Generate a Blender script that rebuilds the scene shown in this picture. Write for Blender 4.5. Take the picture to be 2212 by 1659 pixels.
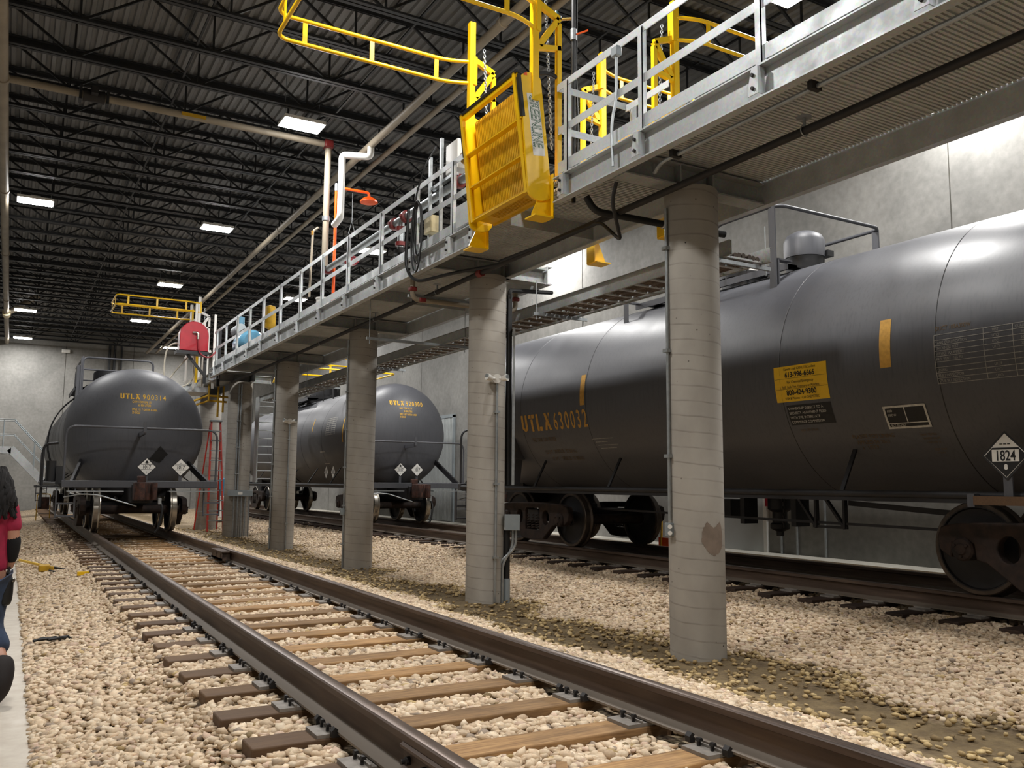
import bpy, bmesh, math, random
import numpy as np
from mathutils import Vector, Matrix
random.seed(7); rng = np.random.default_rng(7)
for o in list(bpy.data.objects): bpy.data.objects.remove(o)
SC = bpy.context.scene
COL = SC.collection

# ---------------------------------------------------------------- camera, world, exposure
FPX, YAW, PIT, ROL = 1866.0, math.radians(29.99), math.radians(6.58), math.radians(0.433)
CAM = Vector((0, 0, 1.52))
fw = Vector((math.sin(YAW)*math.cos(PIT), math.cos(YAW)*math.cos(PIT), math.sin(PIT)))
r0 = Vector((math.cos(YAW), -math.sin(YAW), 0)); u0 = r0.cross(fw)
rt = r0*math.cos(ROL) + u0*math.sin(ROL); up = u0*math.cos(ROL) - r0*math.sin(ROL)
cd = bpy.data.cameras.new('camera'); cam = bpy.data.objects.new('camera', cd); COL.objects.link(cam)
cd.sensor_width = 36; cd.sensor_fit = 'HORIZONTAL'; cd.lens = FPX/2212*36; cd.clip_end = 200; cd.clip_start = .05
cam.matrix_world = Matrix(((rt.x, up.x, -fw.x, CAM.x), (rt.y, up.y, -fw.y, CAM.y), (rt.z, up.z, -fw.z, CAM.z), (0, 0, 0, 1)))
SC.camera = cam
W = bpy.data.worlds.new('world'); SC.world = W; W.use_nodes = True
W.node_tree.nodes['Background'].inputs[0].default_value = (.5, .52, .56, 1)
W.node_tree.nodes['Background'].inputs[1].default_value = 0.02
SC.view_settings.view_transform = 'Standard'; SC.view_settings.look = 'None'
SC.view_settings.gamma = 1; SC.view_settings.use_curve_mapping = False
SC.view_settings.exposure = 0.8
LAMP_STRENGTH = 150.0
SC.cycles.use_denoising = True
SC.cycles.max_bounces = 7; SC.cycles.diffuse_bounces = 4; SC.cycles.glossy_bounces = 3
SC.cycles.caustics_reflective = False; SC.cycles.caustics_refractive = False
SC.cycles.sample_clamp_indirect = 4

# ---------------------------------------------------------------- materials
def lin(h):
    h = h.lstrip('#'); c = [int(h[i:i+2], 16)/255 for i in (0, 2, 4)]
    return tuple((x/12.92 if x <= .04045 else ((x+.055)/1.055)**2.4) for x in c)+(1,)
class NT:
    def __init__(s, name):
        s.m = bpy.data.materials.new(name); s.m.use_nodes = True; s.t = s.m.node_tree; s.n = s.t.nodes
        s.b = s.n['Principled BSDF']
    def add(s, typ, **kw):
        n = s.n.new(typ)
        for k, v in kw.items():
            if k.startswith('_'): setattr(n, k[1:], v)
            else: n.inputs[k.replace('__', ' ')].default_value = v
        return n
    def link(s, a, b): s.t.links.new(a, b)
    def coord(s, scale=(1, 1, 1), kind='Object', rot=(0, 0, 0)):
        tc = s.add('ShaderNodeTexCoord'); mp = s.add('ShaderNodeMapping'); mp.inputs['Scale'].default_value = scale; mp.inputs['Rotation'].default_value = rot
        s.link(tc.outputs[kind], mp.inputs['Vector']); return mp.outputs[0]
    def pos(s, scale=(1, 1, 1)):
        g = s.add('ShaderNodeNewGeometry'); mp = s.add('ShaderNodeMapping'); mp.inputs['Scale'].default_value = scale
        s.link(g.outputs['Position'], mp.inputs['Vector']); return mp.outputs[0]
    def noise(s, v, scale, detail=3, rough=.55):
        n = s.add('ShaderNodeTexNoise', Scale=scale, Detail=detail, Roughness=rough); s.link(v, n.inputs['Vector']); return n.outputs['Fac']
    def ramp(s, f, stops):
        r = s.add('ShaderNodeValToRGB'); e = r.color_ramp.elements
        while len(e) < len(stops): e.new(.5)
        for x, (p, c) in zip(e, stops): x.position = p; x.color = c
        s.link(f, r.inputs[0]); return r.outputs[0]
    def mix(s, f, a, b, mode='MIX'):
        n = s.add('ShaderNodeMix', _data_type='RGBA', _blend_type=mode)
        for i, x in ((0, f), (6, a), (7, b)):
            if hasattr(x, 'is_output'): s.link(x, n.inputs[i])
            else: n.inputs[i].default_value = x
        return n.outputs[2]
    def bump(s, h, dist=.01, strength=.5):
        b = s.add('ShaderNodeBump', Strength=strength, Distance=dist); s.link(h, b.inputs['Height']); s.link(b.outputs[0], s.b.inputs['Normal'])
    def base(s, c):
        if hasattr(c, 'is_output'): s.link(c, s.b.inputs['Base Color'])
        else: s.b.inputs['Base Color'].default_value = c
    def rough(s, r):
        if hasattr(r, 'is_output'): s.link(r, s.b.inputs['Roughness'])
        else: s.b.inputs['Roughness'].default_value = r
def paint(name, c, rough=.45, metal=0.0, var=.12, scale=6, c2=None, spec=.5):
    """A painted or metal surface: one colour with faint blotches of wear."""
    m = NT(name); c = lin(c) if isinstance(c, str) else c
    c2 = (lin(c2) if isinstance(c2, str) else c2) or tuple(x*(1-var*2) for x in c[:3])+(1,)
    n = m.noise(m.pos(), scale, 4)
    m.base(m.ramp(n, [(.35, c2), (.62, c)])); m.rough(rough); m.b.inputs['Metallic'].default_value = metal
    m.b.inputs['Specular IOR Level'].default_value = spec
    return m.m
M = {}
M['yellow'] = paint('safety_yellow_paint', '#F5C400', .38, var=.05)
M['yellow_dull'] = paint('faded_yellow_paint', '#C79A12', .6, var=.15)
M['stencil_dull'] = paint('dull_yellow_stencil_paint', '#CB9A42', .7, var=.1, scale=25)
M['decal_yellow'] = paint('yellow_stencil_paint', '#F0BC38', .7, var=.1, scale=25)
M['decal_white'] = paint('white_stencil_paint', '#C9C6BE', .7, var=.12, scale=30)
M['white'] = paint('white_plastic', '#E6E4DE', .45, var=.04)
M['decal_black'] = paint('black_print', '#0C0C0C', .6)
M['sign_yellow'] = paint('yellow_sign_film', '#EDBE0A', .45, var=.04)
M['orange'] = paint('orange_enamel', '#F2590F', .4, var=.06)
M['red'] = paint('red_enamel', '#9E1423', .3, var=.08)
M['red_iron'] = paint('red_oxide_coupling', '#7C2320', .5, var=.15)
M['ladder_red'] = paint('red_fibreglass', '#D23A2C', .5)
M['black'] = paint('black_rubber', '#101010', .55)
M['black_steel'] = paint('black_steel', '#1C1C1E', .5)
M['blue'] = paint('blue_tank_enamel', '#4A778E', .3)
M['pipe_tan'] = paint('tan_pipe', '#958A78', .55, var=.12, scale=2)
M['cream'] = paint('cream_plastic', '#D8C99E', .5)
M['brass'] = paint('brass', '#B58A45', .35, metal=.9)
M['worn_rim'] = paint('dull_wheel_rim', '#5A5048', .4, metal=.6, var=.25)
M['chrome'] = paint('worn_bright_steel', '#B9B2A6', .3, metal=1, var=.2)
M['rust'] = paint('rusty_casting', '#33241D', .8, var=.3, scale=9, c2='#1A1310')
M['rust_red'] = paint('red_brown_rust', '#4A2C22', .8, var=.3, scale=12, c2='#241713')
M['underframe'] = paint('dirty_black_underframe', '#17161a', .6, var=.2)
M['joist'] = paint('dark_joist_paint', '#1E1F21', .55, var=.1, scale=3)
M['grey_box'] = paint('grey_enclosure', '#8B9396', .5, var=.05)
M['strut'] = paint('zinc_strut', '#A9AEB0', .4, metal=.7, var=.1, scale=15)
M['plate'] = paint('grey_tie_plate', '#8C857D', .65, metal=.0, var=.15, scale=18)
M['dark_iron'] = paint('dark_iron', '#2B2827', .6, metal=.3)
M['skin'] = paint('skin', '#B5846B', .5, var=.05)
M['hair'] = paint('dark_hair', '#0D0807', .9, var=.2, scale=40)
M['shirt'] = paint('crimson_top', '#A11C3F', .8, var=.15, scale=9)
M['sleeve'] = paint('black_knit', '#0B0B0D', .9)
M['jeans'] = paint('blue_denim', '#3C4A63', .9, var=.2, scale=14)
M['boot'] = paint('dark_brown_suede', '#1E1614', .8)
M['hose_white'] = paint('pale_hose', '#CFC8B6', .5)
M['hose_red'] = paint('red_hose', '#8E2029', .45)
M['cable_brown'] = paint('cable_jackets', '#5A4C40', .6, var=.2, scale=5)
M['door_grey'] = paint('light_grey_door', '#B9BDBC', .5, var=.04, scale=2)
M['dark_plastic'] = paint('dark_green_plastic', '#15302F', .35)

def galv(name, c='#C9CDCE', rough=.36, metal=.4):
    m = NT(name); v = m.pos()
    vo = m.add('ShaderNodeTexVoronoi', Scale=55.0); m.link(v, vo.inputs['Vector'])
    n = m.noise(v, 3.5, 5); c = lin(c)
    sp = m.mix(.25, c, vo.outputs['Color'], 'SOFT_LIGHT')
    m.base(m.mix(m.ramp(n, [(.3, (0, 0, 0, 1)), (.7, (.6, .6, .6, 1))]), sp, tuple(x*.62 for x in c[:3])+(1,)))
    m.b.inputs['Metallic'].default_value = metal
    m.rough(m.ramp(n, [(.3, (rough,)*3+(1,)), (.7, (rough+.2,)*3+(1,))])); return m.m
M['galv'] = galv('galvanised_steel')
M['grating'] = galv('galvanised_grating', '#C9CCCB', .5, .15)
M['galv_dull'] = galv('dull_galvanised_steel', '#A7AAA9', .5, .25)

def tank_paint(name, c, dust, rough=.42):
    """Satin black-grey tank paint, dusty on the upper side and streaked down the sides."""
    m = NT(name); v = m.pos(); c = lin(c); d = lin(dust)
    streak = m.noise(m.pos((9, 9, .5)), 4, 4); blot = m.noise(v, .9, 5)
    a = m.mix(m.ramp(blot, [(.35, (0, 0, 0, 1)), (.75, (.7, .7, .7, 1))]), c, d)
    a = m.mix(m.ramp(streak, [(.5, (0, 0, 0, 1)), (.72, (.35,)*3+(1,))]), a, tuple(x*.5 for x in c[:3])+(1,))
    m.base(a); m.rough(m.ramp(blot, [(.3, (rough,)*3+(1,)), (.8, (rough+.18,)*3+(1,))]))
    m.b.inputs['Specular IOR Level'].default_value = .55; return m.m
M['tank'] = tank_paint('dusty_black_tank_paint', '#45464B', '#54555A', .38)
M['tank_blue'] = tank_paint('grey_black_tank_paint', '#46474C', '#515257')

def concrete_col():
    """Round cast column: thin spiral form-tube seams, pits and pale patches."""
    m = NT('form_tube_concrete'); g = m.add('ShaderNodeNewGeometry'); sx = m.add('ShaderNodeSeparateXYZ'); tc = m.add('ShaderNodeTexCoord'); so = m.add('ShaderNodeSeparateXYZ')
    m.link(tc.outputs['Object'], so.inputs[0])
    at = m.add('ShaderNodeMath', _operation='ARCTAN2'); m.link(so.outputs[1], at.inputs[0]); m.link(so.outputs[0], at.inputs[1])
    k = m.add('ShaderNodeMath', _operation='MULTIPLY'); m.link(at.outputs[0], k.inputs[0]); k.inputs[1].default_value = .14/math.tau
    z = m.add('ShaderNodeMath', _operation='ADD'); m.link(so.outputs[2], z.inputs[0]); m.link(k.outputs[0], z.inputs[1])
    nz = m.noise(m.coord((1, 1, 1)), 2.0, 3); nk = m.add('ShaderNodeMath', _operation='MULTIPLY_ADD'); m.link(nz, nk.inputs[0]); nk.inputs[1].default_value = .05; m.link(z.outputs[0], nk.inputs[2])
    dv = m.add('ShaderNodeMath', _operation='DIVIDE'); m.link(nk.outputs[0], dv.inputs[0]); dv.inputs[1].default_value = .14
    fr = m.add('ShaderNodeMath', _operation='FRACT'); m.link(dv.outputs[0], fr.inputs[0])
    blot = m.noise(m.coord((1, 1, .6)), 2.2, 5); c1, c2 = lin('#99938A'), lin('#AFA99F')
    basec = m.ramp(blot, [(.3, c1), (.65, c2)])
    seam = m.ramp(fr.outputs[0], [(0, (.4,)*3+(1,)), (.05, (.5,)*3+(1,)), (.13, (0,)*3+(1,)), (.95, (0,)*3+(1,))])
    st = m.noise(m.coord((3, 3, 6)), 1.5, 2); seam = m.mix(1.0, seam, m.ramp(st, [(.35, (.15,)*3+(1,)), (.6, (.8,)*3+(1,))]), 'MULTIPLY')
    col = m.mix(seam, basec, lin('#564D40'))
    vo = m.add('ShaderNodeTexVoronoi', Scale=11.0); m.link(m.coord((1, 1, 1)), vo.inputs['Vector'])
    pit = m.ramp(vo.outputs['Distance'], [(0, (1, 1, 1, 1)), (.07, (1, 1, 1, 1)), (.1, (0, 0, 0, 1))])
    pn = m.ramp(m.noise(m.coord((1, 1, 1)), 1.3, 2), [(.5, (0, 0, 0, 1)), (.6, (1, 1, 1, 1))]); pit = m.mix(1.0, pit, pn, 'MULTIPLY')
    m.base(m.mix(pit, col, lin('#3B352D'))); m.rough(.8)
    m.bump(seam, .004, .5); return m.m
M['column'] = concrete_col()
M['stain'] = paint('patched_concrete_stain', '#8A7B6E', .85, var=.12, scale=7)

def concrete(name, a, b, sc=.6, rough=.85, bump=.002):
    m = NT(name); v = m.pos(); n1 = m.noise(v, sc, 6, .6); n2 = m.noise(v, 9, 4)
    c = m.ramp(n1, [(.3, lin(a)), (.7, lin(b))]); c = m.mix(.12, c, m.ramp(n2, [(.3, (0, 0, 0, 1)), (.7, (1, 1, 1, 1))]), 'OVERLAY')
    m.base(c); m.rough(rough); m.bump(n2, bump, .4); return m.m
M['wall'] = concrete('precast_wall_concrete', '#74736F', '#96948F')
M['wall_joint'] = paint('panel_joint_sealant', '#4A4841', .8)
M['slab'] = concrete('smooth_floor_concrete', '#BDB2A2', '#CFC6B8', 1.2, .6)
M['kerb'] = concrete('kerb_concrete', '#B0AB9F', '#C4BFB2', 1.2)

def deck():
    m = NT('ribbed_roof_steel'); n = m.noise(m.pos((.6, .15, 1)), 3, 4)
    m.base(m.ramp(n, [(.3, lin('#686867')), (.7, lin('#828180'))])); m.b.inputs['Metallic'].default_value = .1; m.rough(.5); return m.m
M['deck'] = deck()

def wood(name, a, b, c, ends=False):
    m = NT(name); oi = m.add('ShaderNodeObjectInfo')
    g = m.noise(m.pos((2.2, 26, 26)), 2.2, 5, .65); bl = m.noise(m.pos((1.2, 3, 3)), 2.0, 3)
    col = m.ramp(g, [(.28, lin(b)), (.5, lin(a)), (.75, lin(c))])
    hs = m.add('ShaderNodeHueSaturation'); m.link(col, hs.inputs['Color'])
    mr = m.add('ShaderNodeMapRange', To__Min=.6, To__Max=1.3); m.link(oi.outputs['Random'], mr.inputs[0]); m.link(mr.outputs[0], hs.inputs['Value'])
    if ends:
        tc = m.add('ShaderNodeTexCoord'); sp = m.add('ShaderNodeSeparateXYZ'); m.link(tc.outputs['Object'], sp.inputs[0])
        ab = m.add('ShaderNodeMath', _operation='ABSOLUTE'); m.link(sp.outputs[0], ab.inputs[0])
        er = m.add('ShaderNodeMapRange', From__Min=.62, From__Max=.86, To__Min=0.0, To__Max=.82); m.link(ab.outputs[0], er.inputs[0])
        hs_out = m.mix(er.outputs[0], hs.outputs[0], lin('#4A3422'))
    else: hs_out = hs.outputs[0]
    dk = m.mix(m.ramp(bl, [(.45, (0, 0, 0, 1)), (.75, (.5,)*3+(1,))]), hs_out, lin('#3A2A1C'))
    m.base(dk); m.rough(.75); m.bump(g, .004, .5); return m.m
M['wood'] = wood('brown_tie_timber', '#A07B50', '#7A5A38', '#BD9866', True)
M['wood_dark'] = wood('creosoted_tie_timber', '#3A2A20', '#241A14', '#4C3828')

def rail_mat():
    """Brown mill-scaled web and head; pale dust lies on the foot of the rail."""
    m = NT('rail_steel'); n = m.noise(m.pos((6, .4, 6)), 3, 5)
    c = m.ramp(n, [(.3, lin('#3A2C22')), (.55, lin('#54443A')), (.8, lin('#6E5D4E'))])
    g = m.add('ShaderNodeNewGeometry'); sx = m.add('ShaderNodeSeparateXYZ'); m.link(g.outputs['Position'], sx.inputs[0])
    mr = m.add('ShaderNodeMapRange', From__Min=RT_-.186+.03, From__Max=RT_-.186+.045, To__Min=.8, To__Max=0.0); m.link(sx.outputs[2], mr.inputs[0])
    m.base(m.mix(mr.outputs[0], c, lin('#7E7468'))); m.b.inputs['Metallic'].default_value = .15; m.rough(.55); return m.m
RT_ = .46
M['rail'] = rail_mat()
M['rail_top'] = paint('worn_rail_head', '#7A6A60', .34, metal=.7, var=.2, scale=3)

def gravel():
    m = NT('washed_gravel'); a = m.add('ShaderNodeAttribute', _attribute_name='stone_tint')
    n = m.noise(m.pos(), 60, 3); c = m.mix(.25, a.outputs['Color'], m.ramp(n, [(.3, (.25,)*3+(1,)), (.7, (.8,)*3+(1,))]), 'OVERLAY')
    m.base(c); m.rough(.8); return m.m
M['gravel'] = gravel()
def ground():
    m = NT('ballast_bed'); sx = m.add('ShaderNodeAttribute', _attribute_name='dirt')
    v = m.pos(); vo = m.add('ShaderNodeTexVoronoi', Scale=26.0); m.link(v, vo.inputs['Vector'])
    st = m.ramp(vo.outputs['Distance'], [(0, lin('#CDBDA3')), (.45, lin('#A8957A')), (.75, lin('#4C3D2C'))])
    st = m.mix(.35, st, m.mix(.8, vo.outputs['Color'], (.6, .55, .5, 1)), 'SOFT_LIGHT')
    d = m.ramp(m.noise(v, 5, 6), [(.3, lin('#5A4A33')), (.7, lin('#83704F'))])
    m.base(m.mix(sx.outputs['Fac'], st, d)); m.rough(.9); m.bump(vo.outputs['Distance'], -.03, .7); return m.m
M['ground'] = ground()
lm = NT('lamp_lens'); lm.b.inputs['Base Color'].default_value = (.9, .9, .9, 1)
lm.b.inputs['Emission Color'].default_value = (1, .985, .965, 1); lm.b.inputs['Emission Strength'].default_value = LAMP_STRENGTH; M['lens'] = lm.m
def ribbed(name, c, per, axis):
    """Bar grating seen from below: fine bearing bars."""
    m = NT(name); v = m.pos(); w = m.add('ShaderNodeTexWave', Scale=1/per*.5*2*math.pi/6.2832, Distortion=.0); w.bands_direction = axis
    m.link(v, w.inputs['Vector']); n = m.noise(v, 2.5, 4)
    c = lin(c); a = m.mix(m.ramp(n, [(.3, (0, 0, 0, 1)), (.7, (.5,)*3+(1,))]), c, tuple(x*.5 for x in c[:3])+(1,))
    m.base(m.mix(w.outputs['Fac'], tuple(x*.35 for x in c[:3])+(1,), a)); m.b.inputs['Metallic'].default_value = .6; m.rough(.4)
    m.bump(w.outputs['Fac'], .01, .8); return m.m
M['wallpanel_ribbed'] = M['galv_dull']

# ---------------------------------------------------------------- geometry helpers
class MB:
    def __init__(s): s.v = []; s.f = []
    def add(s, vs, fs):
        k = len(s.v); s.v += [tuple(v) for v in vs]; s.f += [tuple(i+k for i in f) for f in fs]; return s
    def box(s, x0, x1, y0, y1, z0, z1):
        v = [(x, y, z) for z in (z0, z1) for y in (y0, y1) for x in (x0, x1)]
        return s.add(v, [(0, 2, 3, 1), (4, 5, 7, 6), (0, 1, 5, 4), (2, 6, 7, 3), (0, 4, 6, 2), (1, 3, 7, 5)])
    def cbox(s, c, d): return s.box(c[0]-d[0]/2, c[0]+d[0]/2, c[1]-d[1]/2, c[1]+d[1]/2, c[2]-d[2]/2, c[2]+d[2]/2)
    def bar(s, p, q, w, h, upv=(0, 0, 1)):
        """Rectangular bar from p to q; w across, h along upv."""
        p, q = Vector(p), Vector(q); d = (q-p).normalized(); u = Vector(upv)
        if abs(d.dot(u)) > .98: u = Vector((1, 0, 0)) if abs(d.x) < .9 else Vector((0, 1, 0))
        a = d.cross(u).normalized(); b = a.cross(d)
        v = [e+a*i*w/2+b*j*h/2 for e in (p, q) for (i, j) in ((-1, -1), (1, -1), (1, 1), (-1, 1))]
        return s.add(v, [(3, 2, 1, 0), (4, 5, 6, 7), (0, 1, 5, 4), (1, 2, 6, 5), (2, 3, 7, 6), (3, 0, 4, 7)])
    def tube(s, pts, r, n=10, closed=False):
        pts = [Vector(p) for p in pts]; m = len(pts); ring = []; prev = None
        for i, p in enumerate(pts):
            if closed: d = (pts[(i+1) % m]-pts[i-1])
            else: d = pts[min(i+1, m-1)]-pts[max(i-1, 0)]
            d.normalize()
            if prev is None:
                a = d.orthogonal().normalized()
            else:
                a = prev-d*prev.dot(d); a = a.normalized() if a.length > 1e-6 else d.orthogonal().normalized()
            prev = a; b = d.cross(a); rr = r[i] if isinstance(r, (list, tuple)) else r
            ring.append([p+a*rr*math.cos(t*math.tau/n)+b*rr*math.sin(t*math.tau/n) for t in range(n)])
        v = [x for rg in ring for x in rg]; f = []
        for i in range(m if closed else m-1):
            j = (i+1) % m
            for t in range(n): f.append((i*n+t, i*n+(t+1) % n, j*n+(t+1) % n, j*n+t))
        if not closed: f += [tuple(range(n))[::-1], tuple((m-1)*n+t for t in range(n))]
        return s.add(v, f)
    def cyl(s, p, q, r, n=24, r2=None): return s.tube([p, q], [r, r if r2 is None else r2], n)
    def lathe(s, prof, org, axis='z', n=32, caps=True):
        """prof: list of (radius, along)."""
        org = Vector(org); v = []
        for (r, t) in prof:
            for k in range(n):
                a = k*math.tau/n; c, q = r*math.cos(a), r*math.sin(a)
                v.append(org+Vector({'z': (c, q, t), 'y': (c, t, -q), 'x': (t, c, q)}[axis]))
        f = []; m = len(prof)
        for i in range(m-1):
            for k in range(n): f.append((i*n+k, i*n+(k+1) % n, (i+1)*n+(k+1) % n, (i+1)*n+k))
        if caps: f += [tuple(range(n))[::-1], tuple((m-1)*n+k for k in range(n))]
        return s.add(v, f)
    def prism(s, poly, fn, d0, d1):
        """poly (a,b) points extruded from d0 to d1 through fn(a,b,d)."""
        n = len(poly); v = [fn(a, b, d0) for a, b in poly]+[fn(a, b, d1) for a, b in poly]
        return s.add(v, [tuple(range(n))[::-1], tuple(range(n, 2*n))]+[(i, (i+1) % n, (i+1) % n+n, i+n) for i in range(n)])
    def holed(s, outer, holes, fn, d0, d1):
        bm = bmesh.new(); loops = [outer]+holes; es = []
        for lp in loops:
            vs = [bm.verts.new((a, b, 0)) for a, b in lp]
            es += [bm.edges.new((vs[i], vs[(i+1) % len(vs)])) for i in range(len(vs))]
        bmesh.ops.triangle_fill(bm, use_beauty=True, edges=es); bm.verts.index_update(); n = len(bm.verts)
        pts = [(v.co.x, v.co.y) for v in bm.verts]; fs = [[v.index for v in f.verts] for f in bm.faces]; bm.free()
        v = [fn(a, b, d0) for a, b in pts]+[fn(a, b, d1) for a, b in pts]
        f = [tuple(x) for x in fs]+[tuple(i+n for i in x[::-1]) for x in fs]; k = 0
        for lp in loops:
            m = len(lp); f += [(k+i, k+(i+1) % m, k+(i+1) % m+n, k+i+n) for i in range(m)]; k += m
        return s.add(v, f)
    def sphere(s, c, r, n=16, m=10, sc=(1, 1, 1)):
        c = Vector(c); prof = [(math.sin(math.pi*i/m), -math.cos(math.pi*i/m)) for i in range(m+1)]
        v = [c+Vector((max(p[0], 1e-4)*math.cos(k*math.tau/n)*r*sc[0], max(p[0], 1e-4)*math.sin(k*math.tau/n)*r*sc[1], p[1]*r*sc[2])) for p in prof for k in range(n)]
        f = [(i*n+k, i*n+(k+1) % n, (i+1)*n+(k+1) % n, (i+1)*n+k) for i in range(m) for k in range(n)]
        return s.add(v, f)
    def xf(s, M4): s.v = [tuple(M4 @ Vector(v)) for v in s.v]; return s
    def merge(s, o): return s.add(o.v, o.f)
    def build(s, name, mat, parent=None, ang=35, bevel=0, fix=True):
        root = parent
        while root is not None and root.parent is not None: root = root.parent
        off = Vector(root.location) if root is not None else Vector((0, 0, 0))
        return s.build_at(name, mat, parent, off, ang, bevel, fix)
    def build_at(s, name, mat, parent, off, ang=35, bevel=0, fix=True):
        me = bpy.data.meshes.new(name)
        me.from_pydata([(v[0]-off[0], v[1]-off[1], v[2]-off[2]) for v in s.v], [], s.f); me.validate()
        if fix:
            bm = bmesh.new(); bm.from_mesh(me); bmesh.ops.recalc_face_normals(bm, faces=bm.faces); bm.to_mesh(me); bm.free()
        me.materials.append(mat)
        if ang:
            for p in me.polygons: p.use_smooth = True
            me.set_sharp_from_angle(angle=math.radians(ang))
        o = bpy.data.objects.new(name, me); COL.objects.link(o)
        if parent is not None: o.parent = parent
        else: o.location = off
        if bevel:
            b = o.modifiers.new('edge', 'BEVEL'); b.width = bevel; b.segments = 2; b.limit_method = 'ANGLE'
        return o
def mb(): return MB()
def tag(o, label, cat, group=None, kind=None):
    if label: o['label'] = label
    if cat: o['category'] = cat
    if group: o['group'] = group
    if kind: o['kind'] = kind
    return o
def thing(name, label, cat, loc=(0, 0, 0), group=None, kind=None):
    o = bpy.data.objects.new(name, None); COL.objects.link(o); o.location = loc; o.empty_display_size = .1
    return tag(o, label, cat, group, kind)
def solo(b, name, mat, label, cat, loc, group=None, kind=None, **kw):
    """A thing that is one mesh, its origin at loc."""
    return tag(b.build_at(name, mat, None, Vector(loc), **kw), label, cat, group, kind)
def kids(o): return [c for c in bpy.data.objects if c.parent == o]
def dup(o, d, label=None, parent=None, memo=None):
    """A copy of a thing with copies of its parts and sub-parts, moved by d."""
    if memo is None:
        memo = {}
        for c in bpy.data.objects:
            if c.parent: memo.setdefault(c.parent.name, []).append(c)
    c = o.copy(); COL.objects.link(c)
    if parent is None: c.location = Vector(o.location)+Vector(d)
    else: c.parent = parent
    if label: c['label'] = label
    for k in memo.get(o.name, []): dup(k, d, None, c, memo)
    return c
def arc(c, r, a0, a1, n, ax, ay):
    c, ax, ay = Vector(c), Vector(ax), Vector(ay)
    return [c+ax*r*math.cos(math.radians(a0+(a1-a0)*i/n))+ay*r*math.sin(math.radians(a0+(a1-a0)*i/n)) for i in range(n+1)]
def fillet(pts, r, n=5, closed=False):
    """Rounds the corners of a polyline."""
    pts = [Vector(p) for p in pts]; out = []; m = len(pts)
    for i, p in enumerate(pts):
        if not closed and i in (0, m-1): out.append(p); continue
        a, b = pts[i-1], pts[(i+1) % m]; u, v = (a-p), (b-p); k = min(r, u.length*.48, v.length*.48)
        s, e = p+u.normalized()*k, p+v.normalized()*k
        for j in range(n+1):
            t = j/n; out.append(s*(1-t)**2+p*2*t*(1-t)+e*t*t)
    return out
_txt = {}
def text2d(s, size, sx=1.0, align='LEFT', bold=0.0):
    """The outline of a line of lettering as flat faces: (verts, faces), origin at the baseline."""
    c = bpy.data.curves.new('t', 'FONT'); c.body = s; c.size = size; c.align_x = align; c.resolution_u = 3; c.offset = bold; c.fill_mode = 'FRONT'
    o = bpy.data.objects.new('t', c); COL.objects.link(o); dg = bpy.context.evaluated_depsgraph_get()
    me = bpy.data.meshes.new_from_object(o.evaluated_get(dg)); v = [(p.co.x*sx, p.co.y) for p in me.vertices]; f = [tuple(p.vertices) for p in me.polygons]
    bpy.data.objects.remove(o); bpy.data.curves.remove(c); bpy.data.meshes.remove(me); return v, f
def rects(*rs):
    v = []; f = []
    for (x0, y0, x1, y1) in rs: k = len(v); v += [(x0, y0), (x1, y0), (x1, y1), (x0, y1)]; f.append((k, k+1, k+2, k+3))
    return v, f
def polys(*ps):
    v = []; f = []
    for p in ps: k = len(v); v += list(p); f.append(tuple(range(k, k+len(p))))
    return v, f
def place(b, vf, fn, du=0, dv=0, step=0):
    """Maps flat lettering onto a surface through fn(u, v); step > 0 slices it so it can bend."""
    v, f = vf
    if step:
        bm = bmesh.new(); vs = [bm.verts.new((x, y, 0)) for x, y in v]
        for q in f:
            try: bm.faces.new([vs[i] for i in q])
            except ValueError: pass
        y0, y1 = min(y for x, y in v), max(y for x, y in v); y = y0+step
        while y < y1:
            bmesh.ops.bisect_plane(bm, geom=bm.verts[:]+bm.edges[:]+bm.faces[:], plane_co=(0, y, 0), plane_no=(0, 1, 0)); y += step
        bm.verts.index_update(); v = [(p.co.x, p.co.y) for p in bm.verts]; f = [tuple(p.index for p in q.verts) for q in bm.faces]; bm.free()
    b.add([fn(x+du, y+dv) for x, y in v], f)
def cells(poly, d=.02):
    """A ragged patch as small squares, so that it can lie on a curved surface."""
    def inside(x, y):
        c = False; n = len(poly)
        for i in range(n):
            (x0, y0), (x1, y1) = poly[i], poly[i-1]
            if (y0 > y) != (y1 > y) and x < (x1-x0)*(y-y0)/(y1-y0)+x0: c = not c
        return c
    xs = [p[0] for p in poly]; ys = [p[1] for p in poly]; V_ = {}; F_ = []
    for i in range(int((max(xs)-min(xs))/d)+1):
        for j in range(int((max(ys)-min(ys))/d)+1):
            if inside(min(xs)+(i+.5)*d, min(ys)+(j+.5)*d): F_.append(tuple(V_.setdefault(k, len(V_)) for k in ((i, j), (i+1, j), (i+1, j+1), (i, j+1))))
    return [(min(xs)+i*d, min(ys)+j*d) for i, j in V_], F_
UTLX = {  # stencilled capitals on a 0.8 x 1 cell
    'U': [[(0, .2), (.16, .1), (.33, .0), (.33, .2), (.24, .26), (.24, 1), (0, 1)], [(.37, .0), (.58, .1), (.7, .2), (.7, 1), (.46, 1), (.46, .26), (.37, .2)]],
    'T': [[(0, .78), (.3, .78), (.3, 1), (0, 1)], [(.24, 0), (.48, 0), (.48, .72), (.24, .72)], [(.36, .78), (.72, .78), (.72, 1), (.36, 1)]],
    'L': [[(0, .0), (.24, 0), (.24, 1), (0, 1)], [(.3, 0), (.62, 0), (.62, .24), (.3, .24)]],
    'X': [[(0, 0), (.24, 0), (.36, .36), (.25, .55), (.2, .5)], [(.52, 0), (.78, 0), (.3, 1), (.04, 1)], [(.56, .62), (.48, .5), (.6, .8), (.74, 1), (.52, 1)]]}
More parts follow.
